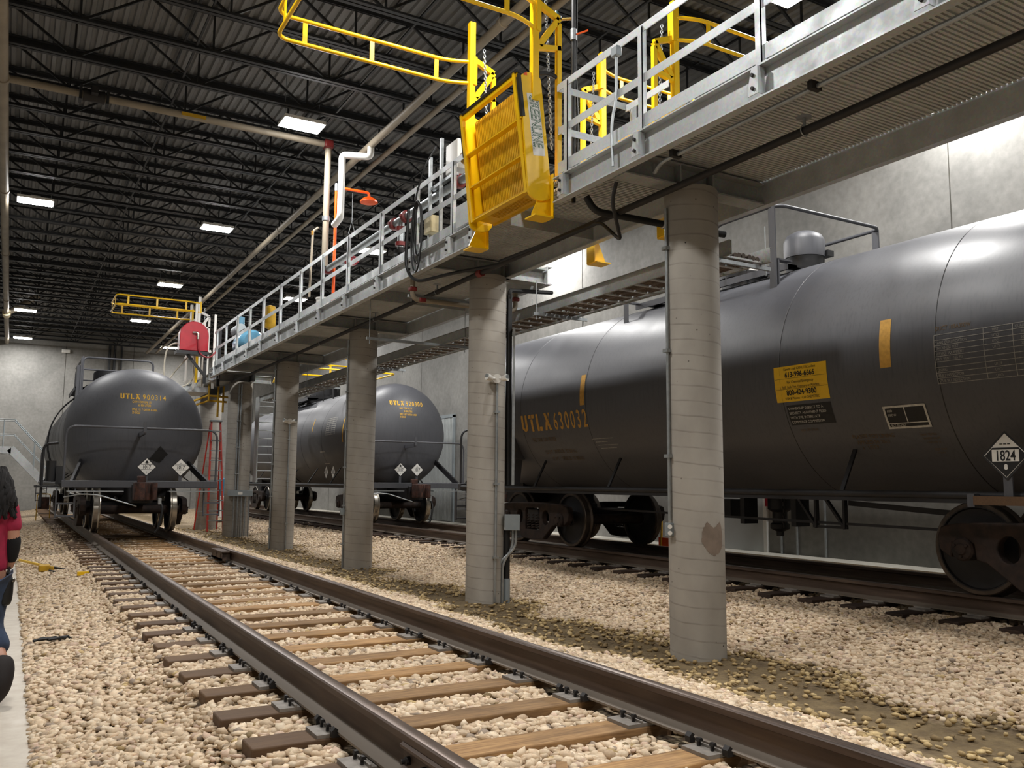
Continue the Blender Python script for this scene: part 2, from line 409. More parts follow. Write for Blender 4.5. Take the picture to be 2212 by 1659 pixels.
def utlx(b, num, h, fn, w=.72, numw=.62, gap=.35, step=0, u0=0):
    u = u0
    for ch in 'UTLX':
        place(b, polys(*[[(x*h*w, y*h) for x, y in p] for p in UTLX[ch]]), fn, u, 0, step); u += .86*h*w+.04*h
    u += gap*h*.6
    for ch in num:
        place(b, text2d(ch, h*1.38, numw, bold=.012*h), fn, u, 0, step); u += .80*h*numw*1.12
    return u
# ---------------------------------------------------------------- the building shell
XL, XR, YB, YF, ZC = -2.6, 11.8, -8.0, 45.0, 8.62
T1, T2, RT = 2.32, 9.15, 0.46       # track centres and the height of the rail tops
def struct(b, name, mat, **kw): o = b.build(name, mat, None, **kw); o['kind'] = 'structure'; return o
def panels(axis, at, thick, lo, hi, cuts, z0, z1, zcuts=()):
    b = mb(); ed = [lo]+list(cuts)+[hi]
    for a, c in zip(ed, ed[1:]):
        g0, g1 = (a+.012 if a != lo else a), (c-.012 if c != hi else c)
        if axis == 'x': b.box(at, at+thick, g0, g1, z0, z1)
        else: b.box(g0, g1, at, at+thick, z0, z1)
    return b
def joints(axis, at, thick, cuts, z0, z1):
    b = mb()
    for c in cuts:
        if axis == 'x': b.box(at, at+thick, c-.012, c+.012, z0, z1)
        else: b.box(c-.012, c+.012, at, at+thick, z0, z1)
    return b
cr = [-2.0, 7.5, 17.05, 26.55, 36.0]
wr = struct(panels('x', XR, .25, YB, YF, cr, -.3, ZC+.3), 'wall_right', M['wall'], ang=0)
jr = joints('x', XR+.012, .2, cr, -.3, ZC+.3).build('panel_joint', M['wall_joint'], wr, ang=0)
cf = [-1.0, 1.92, 4.83, 7.75, 10.6]
wf = struct(panels('y', YF, .25, XL, XR, cf, -.3, ZC+.3), 'wall_far', M['wall'], ang=0)
joints('y', YF+.012, .2, cf, -.3, ZC+.3).build('panel_joint', M['wall_joint'], wf, ang=0)
struct(mb().box(XL-.25, XL, YB, YF, -.3, ZC+.3), 'wall_left', M['wall'], ang=0)
struct(mb().box(XL-.25, XR+.25, YB-.25, YB, -.3, ZC+.3), 'wall_near', M['wall'], ang=0)
# ribbed steel roof deck, ribs along the tracks
b = mb(); poly = []; x = XL
while x < XR:
    poly += [(x, ZC+.04), (x+.055, ZC+.04), (x+.075, ZC), (x+.13, ZC)]; x += .15
v = [(px, YB-.2, pz) for px, pz in poly]+[(px, YF+.2, pz) for px, pz in poly]; n = len(poly)
b.add(v, [(i, i+1, i+1+n, i+n) for i in range(n-1)])
b.box(XL-.2, XR+.2, YB-.2, YF+.2, ZC+.06, ZC+.25)
struct(b, 'ceiling', M['deck'], ang=0)
struct(mb().box(XL, .215, YB, YF, -.3, 0.0), 'floor', M['slab'], ang=0)
struct(mb().box(11.25, XR, YB, YF, -.3, .34), 'trim_1', M['kerb'], ang=0)

def terrain(x, y):
    x = np.asarray(x, float); y = np.asarray(y, float)
    h = np.interp(x, [.2, .45, .95, 1.1, 3.55, 3.8, 4.5, 5.0, 5.9, 6.5, 7.5, 7.85, 8.0, 10.4, 11.3],
                     [.015, .05, .13, .222, .222, .18, .05, .015, .02, .06, .17, .2, .215, .215, .2])
    far = np.clip((y-12)/14, 0, 1)
    h = h+.012*np.sin(x*2.3+y*1.1)*np.cos(y*.7-x)+far*np.interp(x, [.2, .5, 1.0, 1.1], [.02, .09, .06, 0])
    return h
def dirtness(x, y):
    x = np.asarray(x, float); y = np.asarray(y, float)
    w = .22*np.sin(y*1.3+.6)+.16*np.sin(y*2.9+x*2)+.1*np.sin(y*5.3-x*4)
    lo = np.clip((x-(4.42+w*.6))/.3, 0, 1); hi = np.clip(((5.78+w)-x)/.4, 0, 1)
    return np.minimum(lo, hi)
gx = np.concatenate([np.arange(.205, 11.31, .06)]); gy = np.concatenate([np.arange(-4, 14, .08), np.arange(14, YF+.1, .25)])
GX, GY = np.meshgrid(gx, gy); GZ = terrain(GX, GY)+.008*np.sin(GX*31+GY*17)*np.sin(GY*23-GX*13)-.02
b = mb(); b.v = list(zip(GX.ravel().tolist(), GY.ravel().tolist(), GZ.ravel().tolist())); nx = len(gx)
b.f = [(j*nx+i, j*nx+i+1, (j+1)*nx+i+1, (j+1)*nx+i) for j in range(len(gy)-1) for i in range(nx-1)]
gr = struct(b, 'ground', M['ground'], ang=80, fix=False)
at = gr.data.attributes.new('dirt', 'FLOAT', 'POINT'); at.data.foreach_set('value', dirtness(GX, GY).ravel().astype(np.float32))

# ---------------------------------------------------------------- railway ties, plates, rails
TIE0, TSP = 4.438-.586*9, .586
tie_y = [TIE0+TSP*i for i in range(0, 80)]
tie_y = [y for y in tie_y if .4 < y < 44]
TIE_W, TIE_TOP = .205, .25
def tie_mesh(hl):
    b = mb(); b.box(-hl, hl, -TIE_W/2, TIE_W/2, -.17, 0); return b
def plate_mb(cx, s):
    b = mb(); b.box(cx-.175, cx+.175, -.095, .095, 0, .018); b.box(cx-.09, cx-.078, -.095, .095, .018, .03); b.box(cx+.078, cx+.09, -.095, .095, .018, .03); return b
def spike_mb(x, y, s):
    b = mb(); b.box(x-.009, x+.009, y-.009, y+.009, .0, .052); b.prism([(x-.024*s if s < 0 else x-.012, .046), (x+.024 if s > 0 else x+.012, .046), (x+.016 if s > 0 else x+.006, .066), (x-.006 if s > 0 else x-.016, .066)], lambda a, c, d: (a, d, c), y-.017, y+.017); return b
PL = {}
def place_tie(tc, y, hl, wood, label, group, det):
    key = (hl, wood.name, det)
    if key not in PL:
        r = thing('railway_tie', label, 'railway tie', (0, 0, 0), group)
        tie_mesh(hl).build('timber', wood, r, bevel=.008)
        if det:
            for s in (-1, 1):
                p = plate_mb(s*.755, s).build('tie_plate', M['plate'], r)
                if det > 1:
                    for dx, dy in ((-.105, -.045), (-.105, .05), (.105, -.05), (.105, .045)):
                        spike_mb(s*.755+dx, dy, -1 if dx > 0 else 1).xf(Matrix.Translation((s*.755+dx, dy, .015)) @ Matrix.Scale(.75, 4) @ Matrix.Translation((-s*.755-dx, -dy, -.012))).build('rail_spike', M['dark_iron'], p)
        PL[key] = r; r.location = (tc, y, TIE_TOP)
    else:
        r = dup(PL[key], Vector((tc, y, TIE_TOP))-Vector(PL[key].location), label)
    r.rotation_euler.z = random.uniform(-.012, .012); r.location.x += random.uniform(-.02, .02)
for y in tie_y:
    place_tie(T1, y, 1.25, M['wood'], 'brown timber tie under the open track beside the concrete walkway', 'ties of the open left track', 2 if y < 9 else (1 if y < 20 else 0))
for y in tie_y:
    if y > 3: place_tie(T2, y+.2, 1.3, M['wood_dark'], 'dark timber tie half buried in ballast under the tank cars by the right wall', 'ties of the right track', 1 if y < 20 else 0)

def rail_profile():
    h = .186; R = [(-.07, 0), (.07, 0), (.07, .011), (.03, .022), (.010, .034), (.0085, .085), (.0085, .125), (.014, .14), (.0365, .15), (.0365, .178), (.028, .186)]
    return R+[(-a, c) for a, c in R[::-1]]
def rail(cx, label, y0=.3, y1=44.5, bars=()):
    r = thing('rail', label, 'rail', (cx, y0, RT-.186))
    pr = rail_profile(); z0 = RT-.186; fn = lambda a, c, d: (cx+a, d, z0+c)
    mb().prism(pr, fn, y0, y1).build('rail_body', M['rail'], r, ang=40)
    hd = mb(); hd.prism([(-.030, .1855), (.030, .1855), (.022, .1885), (-.022, .1885)], fn, y0, y1); hd.build('running_surface', M['rail_top'], r)
    for (yb, s) in bars:
        j = mb()
        j.prism([(s*.072, .012), (s*.03, .03), (s*.016, .05), (s*.016, .12), (s*.034, .148), (s*.05, .14), (s*.05, .128), (s*.03, .115), (s*.03, .05), (s*.05, .035), (s*.085, .02)], fn, yb-.46, yb+.46)
        jb = j.build('joint_bar', M['rail'], r)
        for k in range(6):
            yy = yb-.4+.16*k; mb().lathe([(.0, 0), (.019, 0), (.019, s*.02), (.011, s*.024), (.011, s*.04), (0, s*.04)], (cx+s*.03, yy, z0+.083), 'x', 8, caps=False).build('track_bolt', M['dark_iron'], jb)
    return r
r1 = rail(T1-.755, 'rusty near-left rail of the open track, nearest the concrete walkway', bars=((3.1, -1),))
r2 = rail(T1+.755, 'rusty rail of the open track on the side of the round concrete columns')
rail(T2-.755, 'dark rail under the tank cars on the side of the columns', 2)
rail(T2+.755, 'dark rail under the tank cars nearest the right wall', 2)
# rail anchors clipped under the rail base beside the ties
def anchor(r, cx, s, y):
    b = mb(); z = RT-.186
    b.prism([(s*.05, -.012), (s*.1, -.012), (s*.104, .018), (s*.086, .036), (s*.07, .024), (s*.08, .012), (s*.05, .002)], lambda a, c, d: (cx+a, d, z+c), y-.018, y+.018)
    b.build('rail_anchor', M['dark_iron'], r)
for i, y in enumerate([t for t in tie_y if 2 < t < 16]):
    if i % 2 == 0:
        for dy in (-.13, .13): anchor(r2, T1+.755, -1, y+dy); anchor(r1, T1-.755, -1, y+dy)
# bolted block on the right-hand rail
b = mb(); cx = T1+.755; z0 = RT-.186
b.box(cx-.16, cx-.03, 14.0, 14.75, z0+.03, z0+.06); b.box(cx-.16, cx-.145, 14.0, 14.75, z0+.03, z0+.165); b.box(cx-.17, cx-.04, 13.98, 14.78, z0+.15, z0+.17)
for yy in (14.05, 14.37, 14.68): b.box(cx-.16, cx-.02, yy, yy+.03, z0+.03, z0+.16)
blk = solo(b, 'wheel_stop_block', M['rail'], 'small rusty bolted block clamped to the inner side of the column-side rail', 'rail clamp', (cx-.1, 14.37, z0))

# ---------------------------------------------------------------- washed gravel, one object nobody could count
def ico(sub):
    bm = bmesh.new(); bmesh.ops.create_icosphere(bm, subdivisions=sub, radius=1); bm.verts.index_update()
    v = np.array([p.co[:] for p in bm.verts]); f = np.array([[q.index for q in t.verts] for t in bm.faces]); bm.free(); return v, f
def stones(regs, sub):
    '''One batch of stones as arrays; gravel() joins the batches into one object.'''
    V0, F0 = ico(sub); P = []
    for (x0, x1, y0, y1, den) in regs:
        k = int((x1-x0)*(y1-y0)*den); P.append(np.stack([rng.uniform(x0, x1, k), rng.uniform(y0, y1, k)], 1))
    P = np.concatenate(P); X, Y = P[:, 0], P[:, 1]
    vis = (X < 1.95*Y+.9) & (X > .21); d = dirtness(X, Y); keep = vis & (rng.uniform(0, 1, len(X)) > d*.93)
    tp = ((Y-TIE0) % TSP); td = np.minimum(tp, TSP-tp); tp2 = ((Y-.2-TIE0) % TSP); td2 = np.minimum(tp2, TSP-tp2)
    on = (np.abs(X-T1) < 1.27) & (td < TIE_W/2+.012) | (np.abs(X-T2) < 1.24) & (td2 < TIE_W/2+.01)
    for c in (T1-.755, T1+.755, T2-.755, T2+.755): on |= np.abs(X-c) < .085
    for (a, c, r) in COLS: on |= (X-a)**2+(Y-c)**2 < (r+.01)**2
    keep &= ~on; P = P[keep]; X, Y = P[:, 0], P[:, 1]; d = d[keep]; n = len(P)
    s = rng.uniform(.018, .034, n)*np.where(rng.uniform(0, 1, n) < .1, 1.25, 1)*np.where(d > .3, .85, 1)
    Z = terrain(X, Y)-.012+rng.uniform(-.008, .016, n)+s*.15
    ax = rng.uniform(0, math.tau, n); ti = rng.normal(0, .45, n); sc = np.stack([s*rng.uniform(.9, 1.5, n), s*rng.uniform(.75, 1.05, n), s*rng.uniform(.4, .7, n)], 1)
    nv = len(V0); jit = rng.normal(1, .16, (n, nv, 1)).clip(.66, 1.34)
    L = V0[None]*jit*sc[:, None, :]
    ct, st = np.cos(ti)[:, None], np.sin(ti)[:, None]; y2 = L[..., 1]*ct-L[..., 2]*st; z2 = L[..., 1]*st+L[..., 2]*ct
    ca, sa = np.cos(ax)[:, None], np.sin(ax)[:, None]; xx = L[..., 0]*ca-y2*sa; yy = L[..., 0]*sa+y2*ca
    co = np.stack([xx+X[:, None], yy+Y[:, None], z2+Z[:, None]], -1).reshape(-1, 3).astype(np.float32)
    fa = (F0[None]+(np.arange(n)*nv)[:, None, None]).reshape(-1, 3).astype(np.int32)
    pal = np.array([lin(c)[:3] for c in ('#DEC7A9', '#D1B99B', '#E5D1B5', '#C4AB8D', '#D6BFA2', '#B39E84', '#CFB49D', '#988877')]); pd = np.array([lin(c)[:3] for c in ('#B39A6C', '#9C845A', '#C7AE7E', '#7E6A49')])
    ci = rng.choice(len(pal), n, p=[.22, .2, .18, .12, .12, .06, .07, .03]); col = pal[ci]*rng.uniform(.85, 1.1, (n, 1))
    dm = (rng.uniform(0, 1, n) < d*1.4+.02)[:, None]; col = np.where(dm, pd[rng.integers(0, 4, n)], col)
    return co, fa, np.repeat(np.concatenate([col, np.ones((n, 1))], 1), nv, 0)
COLS = [(5.44, 6.05, .25), (5.44, 10.1, .25), (5.47, 14.95, .255), (5.47, 19.95, .26), (5.48, 24.75, .33), (5.48, 28.9, .33)]
batches = [stones([(.21, 10.6, 2.0, 6.5, 1250)], 1), stones([(.21, 11.2, 6.5, 14.0, 1000), (.21, 11.2, 14.0, 19, 650), (.21, 11.2, 19, 30, 330)], 1)]
co = np.concatenate([q[0] for q in batches]); fa = np.concatenate([batches[0][1], batches[1][1]+len(batches[0][0])]); tint = np.concatenate([q[2] for q in batches]).astype(np.float32)
me = bpy.data.meshes.new('gravel'); me.vertices.add(len(co)); me.vertices.foreach_set('co', co.ravel())
me.loops.add(fa.size); me.loops.foreach_set('vertex_index', fa.ravel()); me.polygons.add(len(fa))
me.polygons.foreach_set('loop_start', np.arange(0, fa.size, 3, dtype=np.int32)); me.polygons.foreach_set('use_smooth', np.ones(len(fa), bool))
me.update(calc_edges=True)
me.attributes.new('stone_tint', 'FLOAT_COLOR', 'POINT').data.foreach_set('color', tint.ravel())
me.materials.append(M['gravel']); o = bpy.data.objects.new('gravel', me); COL.objects.link(o)
tag(o, 'pale washed gravel ballast lying around the tracks and columns', 'gravel', None, 'stuff')
# ---------------------------------------------------------------- round columns and what is fixed to them
CT = 4.29
def colpt(i, s, off=0.0):
    """A point on column i as the photographer sees it: s from -1 (left edge) to 1 (right edge)."""
    x, y, r = COLS[i]; d = Vector((x, y)).normalized(); l = Vector((d.y, -d.x)); q = -d*math.sqrt(max(0, 1-s*s))+l*s
    return Vector((x, y))+q*(r+off), q
CL = ['nearest thick round concrete column with a patched stain near its foot', 'second round concrete column, with twin floodlight and grey box near its foot',
      'third round concrete column in front of the far tank car', 'fourth round concrete column with a small white floodlight',
      'fifth round concrete column carrying a long grey box and many pipes', 'farthest round concrete column, behind the red stepladder']
for i, (x, y, r) in enumerate(COLS):
    b = mb(); b.lathe([(r, -.25), (r, CT-.02), (r-.015, CT)], (x, y, 0), 'z', 64)
    solo(b, 'concrete_column', M['column'], CL[i], 'column', (x, y, 0), 'round concrete columns under the catwalk', 'thing', ang=40)
b = mb(); x, y, r = COLS[0]; q0 = Vector((x, y)).normalized(); t0 = math.atan2(-q0.y, -q0.x)
sp = [(-.12, 1.02), (.05, .93), (.2, .9), (.36, .92), (.5, .98), (.52, 1.1), (.42, 1.2), (.2, 1.14), (.02, 1.2), (-.1, 1.12)]
place(b, cells([(u*.9, v) for u, v in sp], .012), lambda u, v: (x+(r+.002)*math.cos(t0+.35+u*1.6), y+(r+.002)*math.sin(t0+.35+u*1.6), v))
c0 = [o for o in bpy.data.objects if o.name == 'concrete_column'][0]; b.build('stain_patch', M['stain'], c0, ang=0, fix=False)
def conduit(i, s, z0, z1, label, r=.016, n=3, group=None, base=None):
    p, q = colpt(i, s, r+.004); t = thing('conduit', label, 'conduit', (p.x, p.y, z0), group)
    mb().cyl((p.x, p.y, z0), (p.x, p.y, z1), r, 12).build('pipe_run', M['strut'], t)
    for k in range(n):
        z = z0+(z1-z0)*(k+.6)/n; mb().cbox((p.x, p.y, z), (.065, .065, .03)).build('pipe_strap', M['strut'], t)
    return t, p, q
t, p, q = conduit(0, -.86, 1.2, 4.1, 'thin conduit running down the nearest column to an outlet box')
b = mb(); b.cbox((p.x, p.y, 1.12), (.07, .07, .12)); bx = b.build('outlet_box', M['grey_box'], t, bevel=.006)
d = Vector((p.x, p.y, 0)).normalized(); c = Vector((p.x, p.y, 1.12))-d*.045
for dz in (-.028, .028): mb().cyl(c+Vector((0, 0, dz)), c+Vector((0, 0, dz))-d*.012, .02, 12).build('socket', M['white'], bx)
t, p, q = conduit(1, .5, .02, 2.82, 'thin conduit rising to the twin floodlight on the second column')
def floodlight(p, q, z, label):
    f = thing('floodlight', label, 'floodlight', (p.x, p.y, z)); d = Vector((p.x, p.y, 0)).normalized(); l = Vector((d.y, -d.x, 0)); c = Vector((p.x, p.y, z))
    b = mb(); b.cyl(c, c-d*.05, .06, 24); b.build('base_plate', M['white'], f)
    for sg, up_ in ((-1, .03), (1, .02)):
        h0 = c-d*.07+l*.03*sg; dr = (l*sg*.8-d*.5+Vector((0, 0, -.1))).normalized(); h1 = h0+dr*.12+Vector((0, 0, up_))
        b = mb(); b.tube([h0, h0+dr*.03, h0+dr*.05, h1], [.014, .014, .036, .048], 16); hd = b.build('lamp_head', M['white'], f)
        mb().cyl(h1, h1+dr*.004, .04, 16).build('lens_cover', M['grey_box'], hd)
floodlight(p-Vector((0, 0)), q, 2.88, 'white twin head floodlight fixed to the second column')
# grey box with bent pipes at the foot of column two
p, q = colpt(1, .93, .05); t = thing('junction_box', 'grey junction box with bent pipes at the foot of the second column', 'junction box', (p.x, p.y, 0))
d = Vector((p.x, p.y, 0)).normalized(); l = Vector((d.y, -d.x, 0)); c = Vector((p.x, p.y, 1.02))
b = mb(); b.bar(c-l*.03, c+l*.17, .14, .2); b.build('enclosure', M['grey_box'], t, bevel=.006)
for k, (o0, o1) in enumerate(((-.10, .12), (-.05, .08))):
    pts = fillet([c+l*o1+Vector((0, 0, -.1)), c+l*o1+Vector((0, 0, -.32)), c+l*o0+Vector((0, 0, -.52))-d*.03, c+l*o0-d*.03+Vector((0, 0, -1.05))], .1)
    mb().tube(pts, .017, 10).build('bent_pipe', M['strut'], t)
mb().tube([c-l*.0+d*.05+Vector((0, 0, -.1)), c+d*.05+Vector((0, 0, -.72))], .045, 16).build('flexible_sleeve', M['black'], t)
mb().tube([c+d*.05+Vector((0, 0, -.72)), c+d*.05+Vector((0, 0, -1.05))], .05, 16).build('pipe_collar', M['grey_box'], t)
p, q = colpt(1, 1.05, .03); c = Vector((p.x, p.y, 0))
t = thing('cable_riser', 'dark cable bundle in a steel channel up the right of the second column', 'cable riser', (p.x, p.y, 1.1))
d = Vector((p.x, p.y, 0)).normalized(); l = Vector((d.y, -d.x, 0))
mb().bar((p.x, p.y, 1.5), (p.x, p.y, 4.05), .05, .06).build('cable_bundle', M['black'], t)
e = c+l*.065; b = mb(); b.bar((e.x, e.y, 1.5), (e.x, e.y, 3.6), .1, .035, l); b.build('steel_channel', M['strut'], t)
mb().tube(fillet([c+Vector((0, 0, 4.0)), c+Vector((0, 0, 4.12)), c+Vector((.5, .3, 4.22)), c+Vector((1.0, .5, 4.3))], .2), .03, 8).build('cable_tail', M['black'], t)
t, p, q = conduit(2, -.97, .02, 4.1, 'conduit down the left edge of the third column', n=6)
mb().cbox((p.x-.03, p.y-.02, 1.0), (.07, .06, .12)).build('outlet_box', M['grey_box'], t, bevel=.006)
conduit(3, -.97, .02, 4.4, 'conduit down the left edge of the fourth column', n=6, r=.02)
t, p, q = conduit(3, .3, .02, 2.86, 'thin conduit rising to the small floodlight on the fourth column')
floodlight(p, q, 2.9, 'small white floodlight on the fourth column')
for s, nm in ((-.12, 'left of two conduits on the fifth column'), (.06, 'right of two conduits on the fifth column')): conduit(4, s, 1.3, 4.2, nm, .02, 4)
p, q = colpt(4, .25, .06); t = thing('wireway_box', 'long grey box across the foot of the fifth column with pipes below', 'junction box', (p.x, p.y, 0))
d = Vector((p.x, p.y, 0)).normalized(); l = Vector((d.y, -d.x, 0)); c = Vector((p.x, p.y, 1.2))
b = mb(); b.bar(c-l*.33, c+l*.33, .12, .16); b.build('enclosure', M['grey_box'], t, bevel=.006)
b = mb(); cc = c-d*.062; b.bar(cc-l*.06, cc+l*.06, .004, .07); b.build('sticker', M['white'], t)
for k in range(5): a = c+l*(-.16+.1*k)-d*.0; mb().cyl(a+Vector((0, 0, -.08)), (a.x, a.y, .02), .02, 8).build('pipe_drop', M['strut'], t)

# ---------------------------------------------------------------- the catwalk
XN, XF, ZB, ZD = 4.56, 6.34, 4.29, 4.56         # near and far edges, underside, walking surface
cw = thing('catwalk', 'long galvanised steel catwalk carried on the round columns', 'catwalk', (5.45, 15, ZB))
def channel(x, y0, y1, s, name='side_channel', h=.254):
    b = mb(); t = .012
    b.box(min(x, x+s*t), max(x, x+s*t), y0, y1, ZB, ZB+h)
    for z in (ZB, ZB+h-t): b.box(min(x, x-s*.07), max(x, x-s*.07), y0, y1, z, z+t)
    return b.build(name, M['galv'], cw, ang=0)
# side channels: flanges face outward, toward the tracks
NEAR = [(-3.0, 7.0), (8.55, 24.2)]
for y0, y1 in NEAR: channel(XN+.0, y0, y1, 1)
for y0, y1 in ((-3.0, 6.95), (10.0, 24.2)): channel(XF, y0, y1, -1)
channel(5.72, 6.2, 10.6, 1); channel(5.72, 24.2, 30, 1); channel(4.75, 24.2, 30, 1)
def grating(x0, x1, y0, y1):
    """Plank grating seen from below: ribs that run across the walk."""
    b = mb(); z = ZB+.235; y = y0; b.box(x0, x1, y0, y1+.012, z+.02, z+.03)
    while y < y1-.03: b.box(x0, x1, y, y+.022, z+.004, z+.021); y += .04
    return b.build('deck_grating', M['grating'], cw, ang=0)
y = -3.0; k = 0
while y < 24.1:
    y1 = min(y+1.02, 24.2)
    bay = 6.95 < (y+y1)/2 < 10.0
    if not (bay and y < 8.6): grating(XN+.02, 5.70 if bay else XF-.02, y, y1-.012)
    else: grating(4.7, 5.70, y, y1-.012)
    y += 1.02; k += 1
grating(4.77, 5.7, 24.25, 30)
for i, (x, y, r) in enumerate(COLS):                                  # wide-flange cross beams over the columns
    b = mb(); x0, x1 = XN+.03, XF-.03
    if i == 5: x1 = 5.7
    b.box(x0, x1, y-.1, y+.1, ZB, ZB+.014); b.box(x0, x1, y-.1, y+.1, ZB+.2, ZB+.214); b.box(x0, x1, y-.006, y+.006, ZB+.014, ZB+.2)
    for xx in (x-.2, x+.2): b.box(xx-.006, xx+.006, y-.095, y+.095, ZB+.014, ZB+.2)
    b.build('cross_beam', M['galv_dull'], cw, ang=0)
for y in (2.2, 8.0, 12.5, 17.4, 22.3):
    b = mb(); b.box(XN+.03, 5.69 if y == 8.0 else XF-.03, y-.006, y+.006, ZB+.05, ZB+.23); b.build('joist', M['galv_dull'], cw, ang=0)

# guardrails: flat and angle galvanised sections bolted to the near channel
def guardrail(name, label, ys, y0, y1, x, s, ztop=5.53, toe=True, returns=()):
    g = thing(name, label, 'guardrail', (x, (y0+y1)/2, ZD))
    mb().box(x-.006 if s > 0 else x-.05, x+.05 if s > 0 else x+.006, y0, y1, ztop-.012, ztop).build('top_rail', M['galv'], g, ang=0)
    b = mb(); b.box(x-.01, x, y0, y1, ztop-.075, ztop-.01); b.build('top_rail_web', M['galv'], g, ang=0)
    mb().box(x, x+.008, y0, y1, 5.0, 5.075).build('mid_rail', M['galv'], g, ang=0)
    if toe: mb().box(x, x+.008, y0, y1, ZD+.035, ZD+.15).build('toe_plate', M['galv'], g, ang=0)
    for y in ys:
        b = mb(); b.box(x-.02, x-.012, y-.03, y+.03, ZB+.2, ztop-.02); b.box(x-.02, x+.03, y-.03, y-.022, ZB+.2, ztop-.03); p = b.build('post', M['galv'], g, ang=0)
        f = mb(); xx = x-.075
        f.prism([(y-.045, ZB+.03), (y+.055, ZB+.03), (y+.04, ZB+.14), (y+.015, ZB+.235), (y-.045, ZB+.235)], lambda a, c, d: (d, a, c), xx-.008, xx); f.box(xx, x-.012, y-.045, y-.037, ZB+.03, ZB+.235)
        f.build('foot_bracket', M['galv'], p, ang=0)
        for dz in (.075, .175): mb().cyl((xx-.008, y, ZB+dz), (xx-.026, y, ZB+dz), .015, 6).build('bolt', M['dark_iron'], p)
    return g
ys_near = [6.83-1.3*k for k in range(8)]; ys_near[1] = 5.66; ys_near[2] = 4.29; ys_near[3] = 2.95
guardrail('guardrail', 'near galvanised guardrail section to the right of the yellow gangway', ys_near, -2.9, 7.0, XN-.01, 1)
ys_far = [8.75, 9.38, 10.5, 11.8, 13.25, 14.6, 15.93, 17.33, 18.72, 19.95, 21.22, 22.5, 23.6]
guardrail('guardrail', 'long galvanised guardrail of the catwalk beyond the yellow gangway', ys_far, 8.6, 23.9, XN-.01, 1)
g = thing('guardrail', 'short galvanised rail returning across the walk beside the yellow gangway', 'guardrail', (5.0, 7.0, ZD))
for z in (5.02, 5.46): mb().box(4.55, 5.5, 6.99, 7.0, z, z+.07).build('rail_bar', M['galv'], g, ang=0)
mb().box(5.46, 5.52, 6.96, 7.0, ZD, 5.55).build('post', M['galv'], g, ang=0)
for z in (5.0, 5.44): mb().box(5.4, 5.41, 6.3, 7.0, z, z+.07).build('rail_bar', M['galv'], g, ang=0)
g = thing('guardrail', 'short galvanised rail across the walk behind the yellow gangway', 'guardrail', (5.0, 8.6, ZD))
for z in (5.02, 5.46): mb().box(4.55, 5.3, 8.56, 8.57, z, z+.07).build('rail_bar', M['galv'], g, ang=0)
mb().box(5.26, 5.32, 8.56, 8.6, ZD, 5.55).build('post', M['galv'], g, ang=0)
# end toe box of the far section, next to the gangway
solo(mb().box(4.52, 4.62, 8.6, 8.62, ZD+.02, ZD+.28).box(4.5, 4.53, 8.6, 9.2, ZD+.03, ZD+.3), 'kick_plate', M['galv'], 'tall galvanised kick plate at the end of the far catwalk section', 'kick plate', (4.6, 8.58, ZD))

